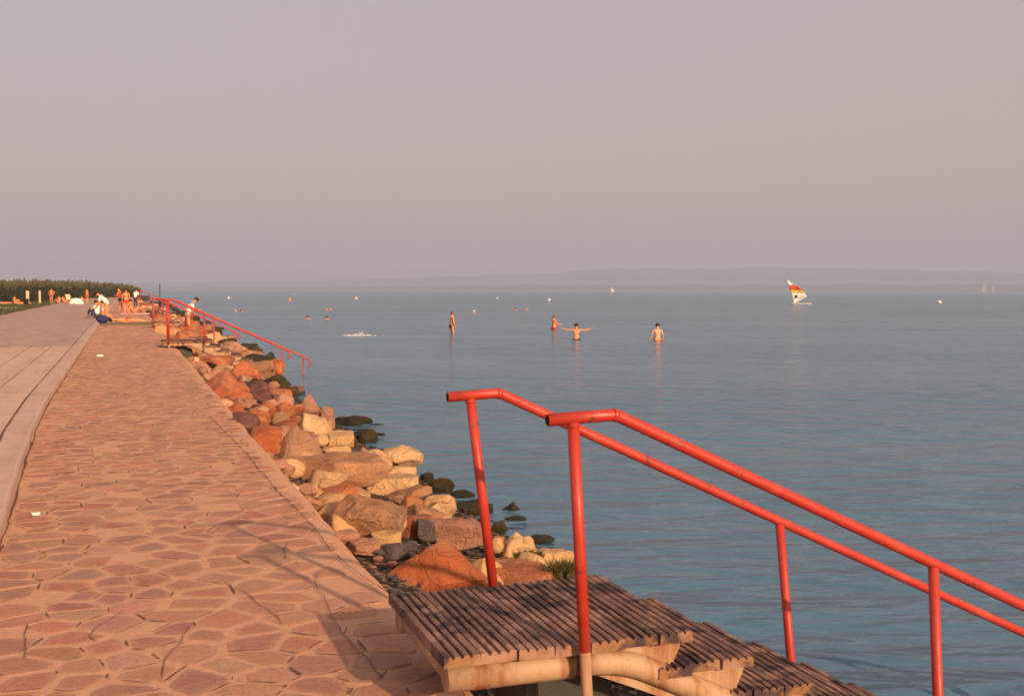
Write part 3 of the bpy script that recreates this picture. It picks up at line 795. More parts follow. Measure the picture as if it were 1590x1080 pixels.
# loose gravel on the bank, joined
bm = bmesh.new(); gv, gf = [], []
base_v = [(0,0,.5),(.5,0,0),(0,.5,0),(-.5,0,0),(0,-.5,0),(0,0,-.5)]; base_f = [(0,1,2),(0,2,3),(0,3,4),(0,4,1),(5,2,1),(5,3,2),(5,4,3),(5,1,4)]
tints = []
for _ in range(5200):
    y = 4.6 + 24 * rng.random() ** 1.6; x = rng.uniform(1.5, 3.9); s = rng.uniform(.025, .085)
    z = bank_z(x, y) + s * .2; b0 = len(gv); a = rng.uniform(0, 6.28); ca, sa = math.cos(a), math.sin(a)
    for vx, vy, vz in base_v:
        vx *= rng.uniform(.8, 1.3); vy *= rng.uniform(.6, 1); vz *= rng.uniform(.5, .8)
        gv.append((x + s * (vx*ca - vy*sa), y + s * (vx*sa + vy*ca), z + s * vz))
    gf += [tuple(i + b0 for i in f_) for f_ in base_f]
bm.free()
o = link('pebbles', mesh('pebbles', gv, gf), M['grey']); tag(o, 'loose pebbles and grit lying between the rocks of the bank', 'pebbles', kind='stuff')
# green weeds by the near platform
def weed(cx, cy, w_, h_, label):
    p = onz(cx, cy + h_ / 2, -.62); s = 1 / pxm(p)
    V, Fc = [], []
    for i in range(420):
        a = rng.uniform(0, 6.28); r_ = rng.random() ** .6 * w_ * s * .5
        x, y = r_ * math.cos(a), r_ * math.sin(a) * .6
        hh = h_ * s * rng.uniform(.5, 1.15); d_ = rng.uniform(0, 6.28); dx, dy = math.cos(d_) * hh * .8, math.sin(d_) * hh * .8
        wd = rng.uniform(.003, .008); b0 = len(V)
        V += [(x - wd, y, -.06), (x + wd, y, -.06), (x + dx*.5 + wd, y + dy*.5, hh*.6), (x + dx*.5 - wd, y + dy*.5, hh*.6), (x + dx, y + dy, hh)]
        Fc += [(b0, b0+1, b0+2, b0+3), (b0+3, b0+2, b0+4)]
    o = link('weed_tuft', mesh('weed_tuft', V, Fc), M['leaf'], None, p); tag(o, label, 'plant')
weed(872, 884, 52, 26, 'dark green weed tuft growing among stones behind the near platform')
weed(822, 862, 40, 14, 'low green weed patch between the flat pale stone and the pale waterside rock')

# ------------------------------------------------------------------ bathing stairs
BT = 0.046
def board_mesh(name, width, length, ridges, seed):
    """ribbed plank lying along Y: a comb profile swept along its length"""
    rs = random.Random(seed); prof = []
    pitch = width / ridges; g = .0085 + .003 * (seed % 3); dp = .014
    prof.append((0, -BT)); 
    for i in range(ridges):
        x0 = i * pitch + (g / 2 if i else .002); x1 = (i + 1) * pitch - (g / 2 if i < ridges - 1 else .002)
        if i: prof.append((x0, -dp))
        prof += [(x0, -.003), (x0 + .004, 0), (x1 - .004, 0), (x1, -.003)]
        if i < ridges - 1: prof.append((x1, -dp))
    prof.append((width, -BT))
    n = len(prof); V, Fc = [], []
    seg = 16; e0, e1 = rs.uniform(-.012, .012), rs.uniform(-.015, .015)
    for k in range(seg + 1):
        y = e0 + (length + e1 - e0) * k / seg
        for j, (x, z) in enumerate(prof):
            jx = .0022 * noise.noise((k * .8, j * 3.3, seed)); jz = .0035 * noise.noise((k * .6, j * 2.1, seed + 9)) if z > -dp * .9 else 0
            if k in (0, seg) and z > -.004: jz -= .003
            V.append((x + jx, y, z + jz))
    for k in range(seg):
        for j in range(n - 1):
            a = k * n + j; Fc.append((a, a + n, a + n + 1, a + 1))
        a = k * n; Fc.append((a + n - 1, a + 2*n - 1, a + n, a))
    Fc.append(tuple(range(n))); Fc.append(tuple(range(seg * n, (seg + 1) * n))[::-1])
    me = mesh(name, V, Fc); me.materials.append(M['wood']); me.materials.append(M['woodend'])
    me.polygons[-1].material_index = 1; me.polygons[-2].material_index = 1
    return me
def post(parent, top, bot, r_, grey_to=None):
    top, bot = Vector(top), Vector(bot)
    if grey_to is not None:
        t_ = (top.z - grey_to) / (top.z - bot.z); mid = top + (bot - top) * t_
        o = tube('post', [top, mid], r_, M['red_paint'], parent, 16)
        tube('weld_bead', [top + Vector((0, 0, -.012)), top + Vector((0, 0, -.019))], r_ * 1.14, M['red_paint'], parent, 14)
        tube('post_base', [mid + (top - mid).normalized() * .003, bot], r_ * .97, M['cream'], parent, 16)
    else: o = tube('post', [top, bot], r_, M['red_paint'], parent, 16)
    return o
def bend(pts, rad=.05, n=5):
    """round the corners of a bent pipe"""
    pts = [Vector(p) for p in pts]; o_ = [pts[0]]
    for i in range(1, len(pts) - 1):
        a = (pts[i-1] - pts[i]); b = (pts[i+1] - pts[i]); ra = min(rad, a.length * .45, b.length * .45)
        p0 = pts[i] + a.normalized() * ra; p1 = pts[i] + b.normalized() * ra
        for k in range(n + 1):
            t_ = k / n; o_.append(p0 * (1-t_)**2 + pts[i] * 2*t_*(1-t_) + p1 * t_**2)
    o_.append(pts[-1]); return o_
def stairs(label, Yf, Yb, X0, zp, nb, near, far, detail=True, group=None):
    root = empty('bathing_stairs', (X0, (Yf + Yb) / 2, zp - .3))
    base = root.location.copy()
    def fix(o): o.matrix_parent_inverse = Matrix.Translation(-base); return o
    L = Yb - Yf; bw = .1525
    rib = [board_mesh('board', bw - .004, L, 4, s) for s in ((1, 2, 3, 4) if detail else (5,))]
    for i in range(nb):
        o = link('board', rib[i % len(rib)], None, root, (X0 + i * bw + .002, Yf + rng.uniform(-.006, .006), zp + rng.uniform(-.004, .004))); fix(o); o.rotation_euler = (rng.uniform(-.004, .004), rng.uniform(-.012, .012), rng.uniform(-.004, .004))
    XE = X0 + nb * bw
    nst = 8; run, drop = .302, .1435
    for s in range(nst):
        for j in range(3):
            xs = XE + s * run - .155 + j * bw
            if j == 0: xs += .004
            o = link('tread_board', rib[(s + j) % len(rib)], None, root, (xs, Yf + rng.uniform(-.006, .006) + .01, zp - drop * (s + 1) + rng.uniform(-.002, .002))); fix(o)
    # steel frame under the platform
    zb = zp - BT
    fix(tube('side_beam', [(X0 + .092, Yf + .13, zb - .062), (X0 + .092, Yb - .13, zb - .062)], .057, M['cream'], root, 18))
    fix(tube('front_beam', bend([(X0 + .03, Yf + .075, zb - .062), (X0 + .50, Yf + .075, zb - .062), (X0 + .56, Yf + .075, zb - .062)], .02), [.058]*14 if False else .058, M['cream'], root, 20))
    fix(tube('bent_pipe', bend([(X0 + .585, Yf + .055, zb - .056), (X0 + .80, Yf + .055, zb - .075), (X0 + .80 + 2.5, Yf + .055, zb - .075 - 2.5 * .475)], .14, 8), .052, M['cream'], root, 20))
    fix(tube('bent_pipe', bend([(X0 + .585, Yb - .055, zb - .056), (X0 + .80, Yb - .055, zb - .075), (X0 + .80 + 2.5, Yb - .055, zb - .075 - 2.5 * .475)], .14, 8), .052, M['cream'], root, 20))
    fix(tube('rear_beam', [(X0 + .03, Yb - .075, zb - .062), (X0 + .56, Yb - .075, zb - .062)], .058, M['cream'], root, 18))
    # saw-tooth cheek plates
    top = [(X0 + .60, zb - .003), (XE - .02, zb - .003)]
    for s in range(nst):
        xn = XE + s * run; zt = zb - drop * (s + 1) - .003
        top += [(xn - .03, zt + drop * .72), (xn - .055, zt + drop * .36), (xn - .045, zt + .02), (xn - .02, zt), (xn + run - .02, zt)]
    lowx = top[-1][0]
    low = [(lowx, top[-1][1] - .2), (X0 + .86, zb - .20), (X0 + .60, zb - .09)]
    for y0 in (Yf + .055, Yb - .085):
        poly = top + low; n = len(poly); V = [(x, y0, z) for x, z in poly] + [(x, y0 + .03, z) for x, z in poly]
        Fc = [tuple(range(n)), tuple(range(n, 2*n))[::-1]] + [(i, i + n, (i+1) % n + n, (i+1) % n) for i in range(n)]
        fix(link('cheek_plate', mesh('cheek_plate', V, Fc), M['cream'], root))
    # footing under the platform, coloured near-black to paint the shaded gap there
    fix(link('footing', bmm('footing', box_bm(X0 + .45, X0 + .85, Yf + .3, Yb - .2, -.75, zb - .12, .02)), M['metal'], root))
    for hr, Y in ((near, Yf - .05), (far, Yb + .03)):
        xs, xb, zt, xe, posts = hr['start'], hr['bend'], hr['z'], hr['end'], hr['posts']
        sl_ = .462; ze = zt - (xe - xb) * sl_
        pts = bend([(xs, Y, zt - .012), (xb, Y, zt), (xe, Y, ze)], .03)
        a0 = Vector(pts[-1]); loop = []
        for k in range(1, 9):
            t_ = k / 8 * 2.6; loop.append(a0 + Vector((.17 * math.sin(t_) * 1.05 + .03 * k / 8, 0, -.15 * (1 - math.cos(t_)) - .05 * math.sin(t_))))
        o = fix(tube('handrail', pts + loop, .0245, M['red_paint'], root, 18))
        cap = tube('pipe_mouth', [(xs - .0015, Y, zt - .0121), (xs + .004, Y, zt - .012)], .020, M['dark'], o, 14); cap.matrix_parent_inverse = o.matrix_parent_inverse @ Matrix()  # dark disc paints the shade inside the open pipe end
        cap.matrix_parent_inverse = Matrix.Identity(4)
        for (xt, ztop, xbm, zbm, grey) in posts:
            ps = post(o, (xt, Y, ztop - .012), (xbm, Y, zbm), .0232, grey)
        for ch in o.children: ch.matrix_parent_inverse = Matrix.Identity(4)
        if detail:
            wl = tube('weld_collar', [(xb - .012, Y, zt - .001), (xb + .010, Y, zt - .005)], .0262, M['red_paint'], o, 14)
    return tag(root, label, 'stairs', group)
def rail_z(b, z, x): return z - max(0, x - b) * .462
near1 = dict(start=1.517, bend=1.802, z=1.215, end=4.95, posts=[(1.624, 1.205, 1.705, -.12, .285), (3.353, rail_z(1.802, 1.215, 3.353), 3.47, -1.15, None), (4.95, rail_z(1.802, 1.215, 4.95), 4.96, -1.7, None)])
far1 = dict(start=1.409, bend=1.664, z=1.213, end=5.0, posts=[(1.52, 1.205, 1.680, -.05, .29), (3.222, rail_z(1.664, 1.213, 3.222), 3.40, -1.1, None), (4.98, rail_z(1.664, 1.213, 4.98), 4.99, -1.7, None)])
stairs('weathered wooden bathing stairs with red handrails and cream pipes, its ribbed platform seen close up', 3.95, 4.88, 1.115, .305, 7, near1, far1)
zz2 = 1.395
near2 = dict(start=.82, bend=1.30, z=zz2, end=5.02, posts=[(1.14, zz2, 1.14, -.05, .10), (2.13, rail_z(1.30, zz2, 2.13), 2.13, -.2, .05), (5.0, rail_z(1.30, zz2, 5.0), 5.0, -1.6, None)])
far2 = dict(start=.82, bend=1.25, z=zz2, end=4.6, posts=[(1.14, zz2, 1.14, -.05, .10), (2.5, rail_z(1.25, zz2, 2.5), 2.5, -.3, None), (4.55, rail_z(1.25, zz2, 4.55), 4.55, -1.6, None)])
stairs('second red-railed bathing stairs along the walkway, below the row of sunbathers', 33.2, 34.5, .95, .20, 9, near2, far2)
near3 = dict(start=.9, bend=1.3, z=1.30, end=4.6, posts=[(1.1, 1.30, 1.1, -.05, None), (2.5, rail_z(1.3, 1.3, 2.5), 2.5, -.4, None), (4.55, rail_z(1.3, 1.3, 4.55), 4.55, -1.6, None)])
stairs('third red-railed bathing stairs, between the second stairs and the sunbathers', 50.5, 51.6, 1.0, .25, 8, near3, dict(near3), False)
near4 = dict(start=.7, bend=1.2, z=1.55, end=4.6, posts=[(.95, 1.55, .95, -.05, None), (2.5, rail_z(1.2, 1.55, 2.5), 2.5, -.4, None), (4.55, rail_z(1.2, 1.55, 4.55), 4.55, -1.6, None)])
stairs('farthest red-railed bathing stairs, behind the sunbathers on the walkway', 84, 85.2, .9, .3, 8, near4, dict(near4), False)

# ------------------------------------------------------------------ people
def skin_obj(name, nodes, edges, mat, parent, sub=2, root=0):
    """nodes: list of (xyz, radius or (rx, ry))"""
    me = bpy.data.meshes.new(name); me.from_pydata([n[0] for n in nodes], edges, []); me.update()
    o = link(name, me, None, parent); me.materials.append(mat)
    md = o.modifiers.new('skin', 'SKIN'); md.use_smooth_shade = True; md.branch_smoothing = .6
    for i, n in enumerate(nodes):
        r_ = n[1]; me.skin_vertices[0].data[i].radius = (r_, r_) if not isinstance(r_, tuple) else r_
        me.skin_vertices[0].data[i].use_root = (i == root)
    s = o.modifiers.new('sub', 'SUBSURF'); s.levels = sub; s.render_levels = sub
    return o
def V3(a): return Vector(a)
def person(label, loc, rz, J, skin='skin', hair='hair', wear=(), group=None, cap=None):
    """J: joint positions (metres, x right, y forward, z up) of one figure; clothing are children"""
    root = empty('person', loc, rz)
    j = {k: V3(v) for k, v in J.items()}
    nodes, edges, idx = [], [], {}
    def add(k, p, r_, par=None):
        idx[k] = len(nodes); nodes.append((tuple(p), r_))
        if par is not None: edges.append((idx[par], idx[k]))
    pel, che, nek, hed = j['pelvis'], j['chest'], j['neck'], j['head']
    add('pel', pel, .135); add('wai', pel.lerp(che, .45), .120, 'pel'); add('che', che, .140, 'wai'); add('nb', che.lerp(nek, .75), .075, 'che')
    add('nek', nek, .052, 'nb'); add('hd0', nek.lerp(hed, .55), .078, 'nek'); add('hd1', hed, .092, 'hd0'); add('hd2', hed + (hed - nek).normalized() * .075, .062, 'hd1')
    face = j.get('face', Vector((0, 1, 0)))
    for s in ('L', 'R'):
        sh, el, ha = j['sh' + s], j['el' + s], j['ha' + s]
        add('sh' + s, sh, .062, 'che'); add('ua' + s, sh.lerp(el, .5), .046, 'sh' + s); add('el' + s, el, .038, 'ua' + s)
        add('fa' + s, el.lerp(ha, .4), .038, 'el' + s); add('wr' + s, ha, .026, 'fa' + s)
        d_ = (ha - el).normalized(); side = d_.cross(Vector((0, 0, 1)));
        side = side.normalized() if side.length > .1 else Vector((1, 0, 0))
        add('pa' + s, ha + d_ * .07, (.038, .02), 'wr' + s)
        for q, (off, ln) in enumerate(((-.030, .075), (-.010, .09), (.011, .085), (.031, .065))):
            k1 = 'f%d%s' % (q, s); add(k1, ha + d_ * .10 + side * off, .009, 'pa' + s)
            add(k1 + 'b', ha + d_ * (.10 + ln) + side * off * 1.2 + side.cross(d_) * .02, .007, k1)
        add('th' + s, ha + d_ * .06 + side * -.06, .010, 'wr' + s)
        hp, kn, an = j['hp' + s], j['kn' + s], j['an' + s]; to = j.get('to' + s, an + Vector((0, .17, -.06)))
        add('hp' + s, hp, .098, 'pel'); add('tg' + s, hp.lerp(kn, .5), .078, 'hp' + s); add('kn' + s, kn, .056, 'tg' + s)
        add('ca' + s, kn.lerp(an, .35), .055, 'kn' + s); add('an' + s, an, .038, 'ca' + s); add('to' + s, to, (.042, .026), 'an' + s)
    # nose
    add('ns', hed + face * .108 + Vector((0, 0, -.01)), .016, 'hd1')
    skin_obj('body', nodes, edges, M[skin], root)
    # hair: cap of the skull behind the face
    hb = bmesh.new(); bmesh.ops.create_icosphere(hb, subdivisions=3, radius=1.0)
    up = (hed - nek).normalized()
    for v_ in hb.verts:
        d_ = v_.co.copy(); fr = d_.dot(face)
        r_ = .118
        if fr > .35 and d_.dot(up) < .55: r_ = .072
        if d_.dot(up) < -.45: r_ = .070
        r_ *= 1 + .06 * noise.noise(d_ * 4 + Vector(loc))
        v_.co = hed + up * .022 + d_ * r_
    link('hair' if not cap else 'cap', bmm('hair', hb, True), M[hair], root)
    # eyes and ears
    sd_ = face.cross(up).normalized()
    for s in (-1, 1):
        ib = bmesh.new(); bmesh.ops.create_icosphere(ib, subdivisions=1, radius=.012)
        e_ = link('eye', bmm('eye', ib, True), M['trunks'], root); e_.location = hed + face * .088 + sd_ * .034 * s + up * .012
    def cloth(name, keys, grow, mat, extra=()):
        nn, ee, mp = [], [], {}
        for k in keys:
            p, r_ = nodes[idx[k]]; r_ = r_ if isinstance(r_, tuple) else (r_, r_)
            mp[k] = len(nn); nn.append((p, (r_[0] + grow, r_[1] + grow)))
        inv = {v: k for k, v in idx.items()}
        for a, b in edges:
            if inv[a] in mp and inv[b] in mp: ee.append((mp[inv[a]], mp[inv[b]]))
        skin_obj(name, nn, ee, M[mat], root)
    for item in wear:
        kind, mat = item
        if kind == 'trunks': cloth('trunks', ['pel', 'hpL', 'hpR', 'tgL', 'tgR'], .014, mat)
        if kind == 'briefs': cloth('briefs', ['pel', 'hpL', 'hpR'], .012, mat)
        if kind == 'shirt': cloth('shirt', ['pel', 'wai', 'che', 'nb', 'shL', 'shR', 'uaL', 'uaR'], .022, mat)
        if kind == 'longshirt': cloth('shirt', ['pel', 'hpL', 'hpR', 'wai', 'che', 'nb', 'shL', 'shR', 'uaL', 'uaR', 'elL', 'elR'], .034, mat)
        if kind == 'top': cloth('top', ['wai', 'che', 'shL', 'shR'], .014, mat)
        if kind == 'pants': cloth('trousers', ['pel', 'hpL', 'hpR', 'tgL', 'tgR', 'knL', 'knR', 'caL', 'caR', 'anL', 'anR'], .014, mat)
    return tag(root, label, 'person', group)
def stand(arms='down', lean=0.0, knees=0.0, twist=0.0):
    J = dict(pelvis=(0, 0, .93), chest=(0, .05 * lean, 1.28), neck=(0, .10 * lean, 1.49), head=(0, .16 * lean + .015, 1.62),
             shL=(-.185, .07 * lean, 1.41), shR=(.185, .07 * lean, 1.41), hpL=(-.095, 0, .86), hpR=(.095, 0, .86),
             knL=(-.11, .03, .48), knR=(.11, .03, .48), anL=(-.12, 0, .09), anR=(.12, 0, .09))
    if arms == 'down': J.update(elL=(-.25, .0, 1.12), elR=(.25, .0, 1.12), haL=(-.24, .08, .88), haR=(.24, .08, .88))
    if arms == 'hips': J.update(elL=(-.40, -.06, 1.16), elR=(.40, -.06, 1.16), haL=(-.2, .06, .98), haR=(.2, .06, .98))
    if arms == 'out': J.update(elL=(-.46, .03, 1.40), elR=(.46, .03, 1.38), haL=(-.72, .06, 1.46), haR=(.72, .06, 1.44))
    if arms == 'front': J.update(elL=(-.24, .12, 1.15), elR=(.24, .16, 1.16), haL=(-.10, .34, 1.10), haR=(.14, .42, 1.18))
    if arms == 'back': J.update(elL=(-.30, .05, 1.16), elR=(.30, .05, 1.16), haL=(-.33, .16, .95), haR=(.33, .16, .95))
    return J
SIT = dict(pelvis=(0, 0, .14), chest=(0, -.02, .50), neck=(0, .03, .70), head=(0, .07, .83), shL=(-.18, 0, .62), shR=(.18, 0, .62),
           elL=(-.26, .16, .42), elR=(.26, .16, .42), haL=(-.16, .36, .45), haR=(.16, .36, .45), hpL=(-.09, .04, .13), hpR=(.09, .04, .13),
           knL=(-.13, .42, .48), knR=(.13, .42, .48), anL=(-.12, .62, .09), anR=(.12, .62, .09))
SITBACK = dict(SIT, chest=(0, -.14, .48), neck=(0, -.18, .68), head=(0, -.16, .81), shL=(-.18, -.17, .60), shR=(.18, -.17, .60),
           elL=(-.27, -.36, .36), elR=(.27, -.36, .36), haL=(-.25, -.42, .08), haR=(.25, -.42, .08), knL=(-.1, .45, .30), knR=(.11, .44, .42), anL=(-.1, .85, .08), anR=(.12, .72, .08))
LIE = dict(pelvis=(0, 0, .13), chest=(0, -.36, .14), neck=(0, -.57, .14), head=(0, -.70, .16), face=(0, 0, 1), shL=(-.18, -.50, .14), shR=(.18, -.50, .14),
           elL=(-.30, -.25, .09), elR=(.30, -.25, .09), haL=(-.28, .0, .06), haR=(.28, .0, .06), hpL=(-.095, .06, .12), hpR=(.095, .06, .12),
           knL=(-.11, .46, .16), knR=(.12, .45, .12), anL=(-.12, .86, .07), anR=(.14, .86, .07), toL=(-.15, .93, .2), toR=(.17, .93, .2))
SEATKERB = dict(SIT, knL=(-.12, .40, .16), knR=(.12, .42, .18), anL=(-.11, .44, -.26), anR=(.12, .48, -.25), haL=(-.1, .30, .22), haR=(.1, .32, .22), elL=(-.25, .10, .38), elR=(.25, .1, .38))
def swim():
    return dict(pelvis=(0, -.35, -.30), chest=(0, -.10, -.08), neck=(0, .03, .07), head=(0, .09, .19), shL=(-.18, -.02, 0.0), shR=(.18, -.02, 0.0),
                elL=(-.42, .12, -.10), elR=(.42, .12, -.10), haL=(-.40, .38, -.12), haR=(.40, .38, -.12), hpL=(-.09, -.40, -.34), hpR=(.09, -.40, -.34),
                knL=(-.14, -.70, -.6), knR=(.14, -.70, -.55), anL=(-.12, -1.08, -.6), anR=(.12, -1.05, -.62), toL=(-.12, -1.2, -.65), toR=(.12, -1.2, -.68))
def at_water(x, y): return onz(x, y, WATER)
def wader(label, x, ywater, ytop, J, rz, **kw):
    p = at_water(x, ywater); vis = (ywater - ytop) / pxm(p)
    return person(label, (p.x, p.y, WATER + vis - 1.735), rz, J, **kw)
# angles: rz turns the figure's forward (+Y); camera looks along about -19 deg, so rz = -TH faces away from the camera
wader('sunburnt person in dark trunks standing thigh-deep in the lake, facing sideways', 702, 517.5, 484, stand('down'), -TH - 1.15, hair='brownhair', wear=[('briefs', 'trunks')])
wader('tanned person turned sideways, holding a hand out towards the one with spread arms', 860, 512, 489.5, stand('front'), -TH - 1.1, hair='brownhair', wear=[('trunks', 'redcloth')])
wader('dark-haired person waist-deep in the lake with both arms stretched out', 895, 527, 502, stand('out'), -TH + .1, wear=[('trunks', 'trunks')])
wader('dark-haired person waist-deep with the bare back turned and hands in the water', 1021, 528, 502, stand('back'), -TH + .15, skin='skin2', wear=[('trunks', 'orangecloth')])
def swimmer(label, x, y, rz, **kw):
    p = at_water(x, y); return person(label, (p.x, p.y, WATER), rz, swim(), **kw)
swimmer('dark-haired swimmer with only head and shoulders above water, left of its twin', 478, 495.5, -TH + .3)['label'] = 'swimmer with a pale face, one of two dark heads side by side in the water'
swimmer('swimmer with wholly dark hair turned away, one of two dark heads side by side', 507, 496, -TH)
swimmer('dark-haired swimmer of the pair close to the second stairs handrail', 376, 485, 1.2)
swimmer('fair swimmer lying low in the water beside the dark-haired one near the second stairs', 367, 485, 1.3, hair='skin2')
swimmer('tanned swimmer lifting the shoulders in the far pair beyond the two dark heads', 513, 482, -1.2, hair='skin')
swimmer('low tanned swimmer in the far pair beyond the two dark heads', 507, 482.5, -1.3, hair='skin')
swimmer('distant dark swimmer head near the red-haired one', 800, 481.5, -TH)
swimmer('distant reddish swimmer head near the dark one', 818, 481.5, -TH, hair='skin')
swimmer('swimmer in a white cap in front of the white buoys', 736.5, 486, -TH + .4, hair='white', cap=True)
wader('far-off tanned wader among the buoys', 450, 468, 460, stand('down'), 0)
# splash of a swimmer
p = at_water(557, 521); V, Fc = [], []; g_ = random.Random(5)
ib = bmesh.new(); bmesh.ops.create_icosphere(ib, subdivisions=1, radius=1.0); iv = [v.co.copy() for v in ib.verts]; jf = [tuple(v.index for v in f_.verts) for f_ in ib.faces]; ib.free()
for i in range(130):
    a = g_.gauss(0, .38); b_ = g_.gauss(0, .22); pk = math.exp(-((a - .22) / .22)**2); z = abs(g_.gauss(0, .03 + .13 * pk)); s = g_.uniform(.010, .034) * (1 if z < .15 else .6)
    c = Vector((a, b_, z)); b0 = len(V); V += [c + v_ * s for v_ in iv]; Fc += [tuple(q + b0 for q in f_) for f_ in jf]
o = link('splash', mesh('splash', V, Fc, True), M['foam'], None, (p.x, p.y, WATER)); o.rotation_euler = (0, 0, -TH)
tag(o, 'white splash on the open water between the swimmers and the shore', 'splash')

# people on the walkway
p = onz(167, 499, 0)
bendJ = dict(stand('down'), chest=(0, .20, 1.20), neck=(0, .40, 1.38), head=(0, .52, 1.43), face=(0, .75, -.66), shL=(-.18, .30, 1.32), shR=(.18, .30, 1.32),
             elL=(-.22, .36, 1.03), elR=(.22, .38, 1.03), haL=(-.12, .50, .82), haR=(.14, .52, .80), anL=(-.13, -.1, .09), anR=(.14, .12, .09))
person('person in a long white shirt standing bent forward beside the mats on the walkway', p, R(75), bendJ, wear=[('longshirt', 'white')])
p = onz(157, 498, 0); person('person in a white top with bare legs sitting on the kerb', (left_x(p.y) - .02, p.y + .5, .12), R(-60), SEATKERB, wear=[('top', 'white')])
p = onz(147, 497, 0); person('person in jeans and a pale shirt sitting beyond the kerb sitter', (left_x(p.y) - .35, p.y + 1.6, .12), R(40), SIT, wear=[('shirt', 'white'), ('pants', 'jeans')])
def flat_mat(label, c, L, Wd, rz, mat, th=.07, group=None, cat='mat'):
    hb = box_bm(-L/2, L/2, -Wd/2, Wd/2, 0, th, min(.03, th * .4)); 
    o = link('sleeping_mat', bmm('mat', hb, True), M[mat], None, c); o.rotation_euler = (0, 0, rz); tag(o, label, cat, group); return o
pm = onz(196, 504, 0); flat_mat('olive mat lying across the walkway under the bather', (pm.x, pm.y + .3, .012), 2.35, .75, 0, 'matgreen')
person('sunbather lying on the olive mat across the walkway', (pm.x + .05, pm.y + .35, .075), R(-90), LIE, wear=[('briefs', 'redcloth')])
def bundle(name, label, cat, c, dims, mat, seed):
    me = rock_mesh(name, seed, dims, 'round', ICO2); o = link(name, me, M[mat], None, c); tag(o, label, cat); return o
bundle('bag', 'navy blue bag at the end of the olive mat', 'bag', (pm.x - 1.05, pm.y + .25, .26), (.62, .45, .40), 'bluecloth', 41)
p2 = onz(212, 488, 0); flat_mat('purple-grey mat under the dark-haired sitting bather', (p2.x - .1, p2.y, .012), 1.9, .8, 0, 'pinkcloth')
person('dark-haired tanned bather sitting on the farther mat', (p2.x - .25, p2.y + .1, .075), R(-60), SITBACK, wear=[('briefs', 'orangecloth')])
p = onz(196, 487, 0); person('tall tanned person standing behind the mats on the walkway', (p.x, p.y + 1, 0.01), R(20), stand('down'), wear=[('trunks', 'redcloth')])
p = onz(210.5, 478, 0); person('dark-haired person in a white shirt standing by the farthest stairs', (p.x, p.y, 0.01), R(-40), stand('front', 1), wear=[('longshirt', 'white'), ('pants', 'jeans')])
p = onz(188, 484, .1); person('person in a red shirt standing beside the tall tanned person', (p.x, p.y, .1), R(60), stand('front', 1.2), wear=[('shirt', 'redcloth'), ('trunks', 'trunks')])
p = ony(291, 480, 51.0)
person('person in a white shirt standing on the third stairs, leaning forward', (p.x, 51.0, -.40), R(-75), stand('front', 2.4), wear=[('longshirt', 'white')])
# litter
def paper(x, y, z, s, label, seed):
    me = rock_mesh('paper', seed, (s, s * .7, s * .25), 'slab', ICO2); c = onz(x, y, z); o = link('crumpled_paper', me, M['white'], None, (c.x, c.y, z + s * .11)); tag(o, label, 'litter')
paper(155, 553, .005, .17, 'crumpled white paper on the far paving by the kerb', 61)
paper(55, 799, .005, .07, 'small white scrap on the paving near the kerb corner', 62)
# thin dark pole standing in the bank
p = ony(248, 466, 92); zt = ony(248, 441, 92).z
o = tube('marker_pole', [(p.x, 92, -1.0), (p.x + .02, 92, zt)], .035, M['metal'], None, 8); tag(o, 'thin dark pole standing at the waterside beyond the railings', 'pole')

# beach on the lawn
def on_lawn(x, y): return onz(x, y, .07)
def lawn_person(label, x, y, J, rz, **kw):
    p = on_lawn(x, y); return person(label, (p.x, p.y, .075), rz, J, **kw)
lawn_person('tanned person standing with hands on hips in front of the reeds', 80, 471, stand('hips'), 2.6, wear=[('trunks', 'redcloth')])
lawn_person('tanned person standing in front of the reeds beside the white tent', 135, 471, stand('down'), -1.0, wear=[('trunks', 'redcloth')])
lawn_person('sunbather in an orange top sitting on the dark blanket', 92, 471.5, SIT, .8, wear=[('top', 'orangecloth')])
lawn_person('sunbather in a red top sitting on the dark blanket', 99, 471.5, SITBACK, -.4, wear=[('top', 'redcloth')])
lawn_person('person in a pink top sitting beside the white tent', 127, 472, SIT, .3, wear=[('top', 'pinkcloth')])
lawn_person('sunbather lying on the lawn close to the pale posts', 33, 472.5, LIE, -1.4, wear=[('briefs', 'orangecloth')])
lawn_person('sunbather sitting up on the lawn left of the lying one', 22, 472, SIT, -1.0, wear=[('top', 'orangecloth')])['label'] = 'sunbather in an orange top sitting up next to the lying one'
lawn_person('sunbather lying on the lawn nearer the dark lawn edge', 7, 472, LIE, -1.5, wear=[('briefs', 'redcloth')])
c = on_lawn(95, 473.5); flat_mat('dark blanket spread on the lawn', (c.x, c.y, .064), 2.2, 1.6, .2, 'trunks', .03, None, 'sheet')  # thin near-black sheet under the sitting pair
c = on_lawn(11, 478); flat_mat('pale towel spread on the lawn', (c.x, c.y, .064), 1.6, .8, 0, 'white', .03, None, 'towel')
for x, lab in ((43, 'thicker pale post standing on the lawn by the litter bin'), (62, 'thin pale post standing on the lawn away from the litter bin')):
    p = on_lawn(x, 470); w_ = .16 if x == 43 else .11
    o = link('post', bmm('post', box_bm(-w_, w_, -w_, w_, -.05, 1.42, .03)), M['palepost'], None, (p.x, p.y, .06)); tag(o, lab, 'post')
p = on_lawn(40.5, 476); bn = empty('litter_bin', (p.x, p.y, .06))
lathe('bin_body', [(.20, .22), (.25, .72), (.27, .74), (.24, .735), (.20, .3)], M['metal'], bn)
tube('stand', [(0, 0, 0), (0, 0, .3)], .03, M['metal'], bn, 8); tag(bn, 'small dark litter bin on a stand on the lawn', 'bin')
p = on_lawn(106, 471); ch = empty('deck_chair', (p.x, p.y + 1, .06), .4)
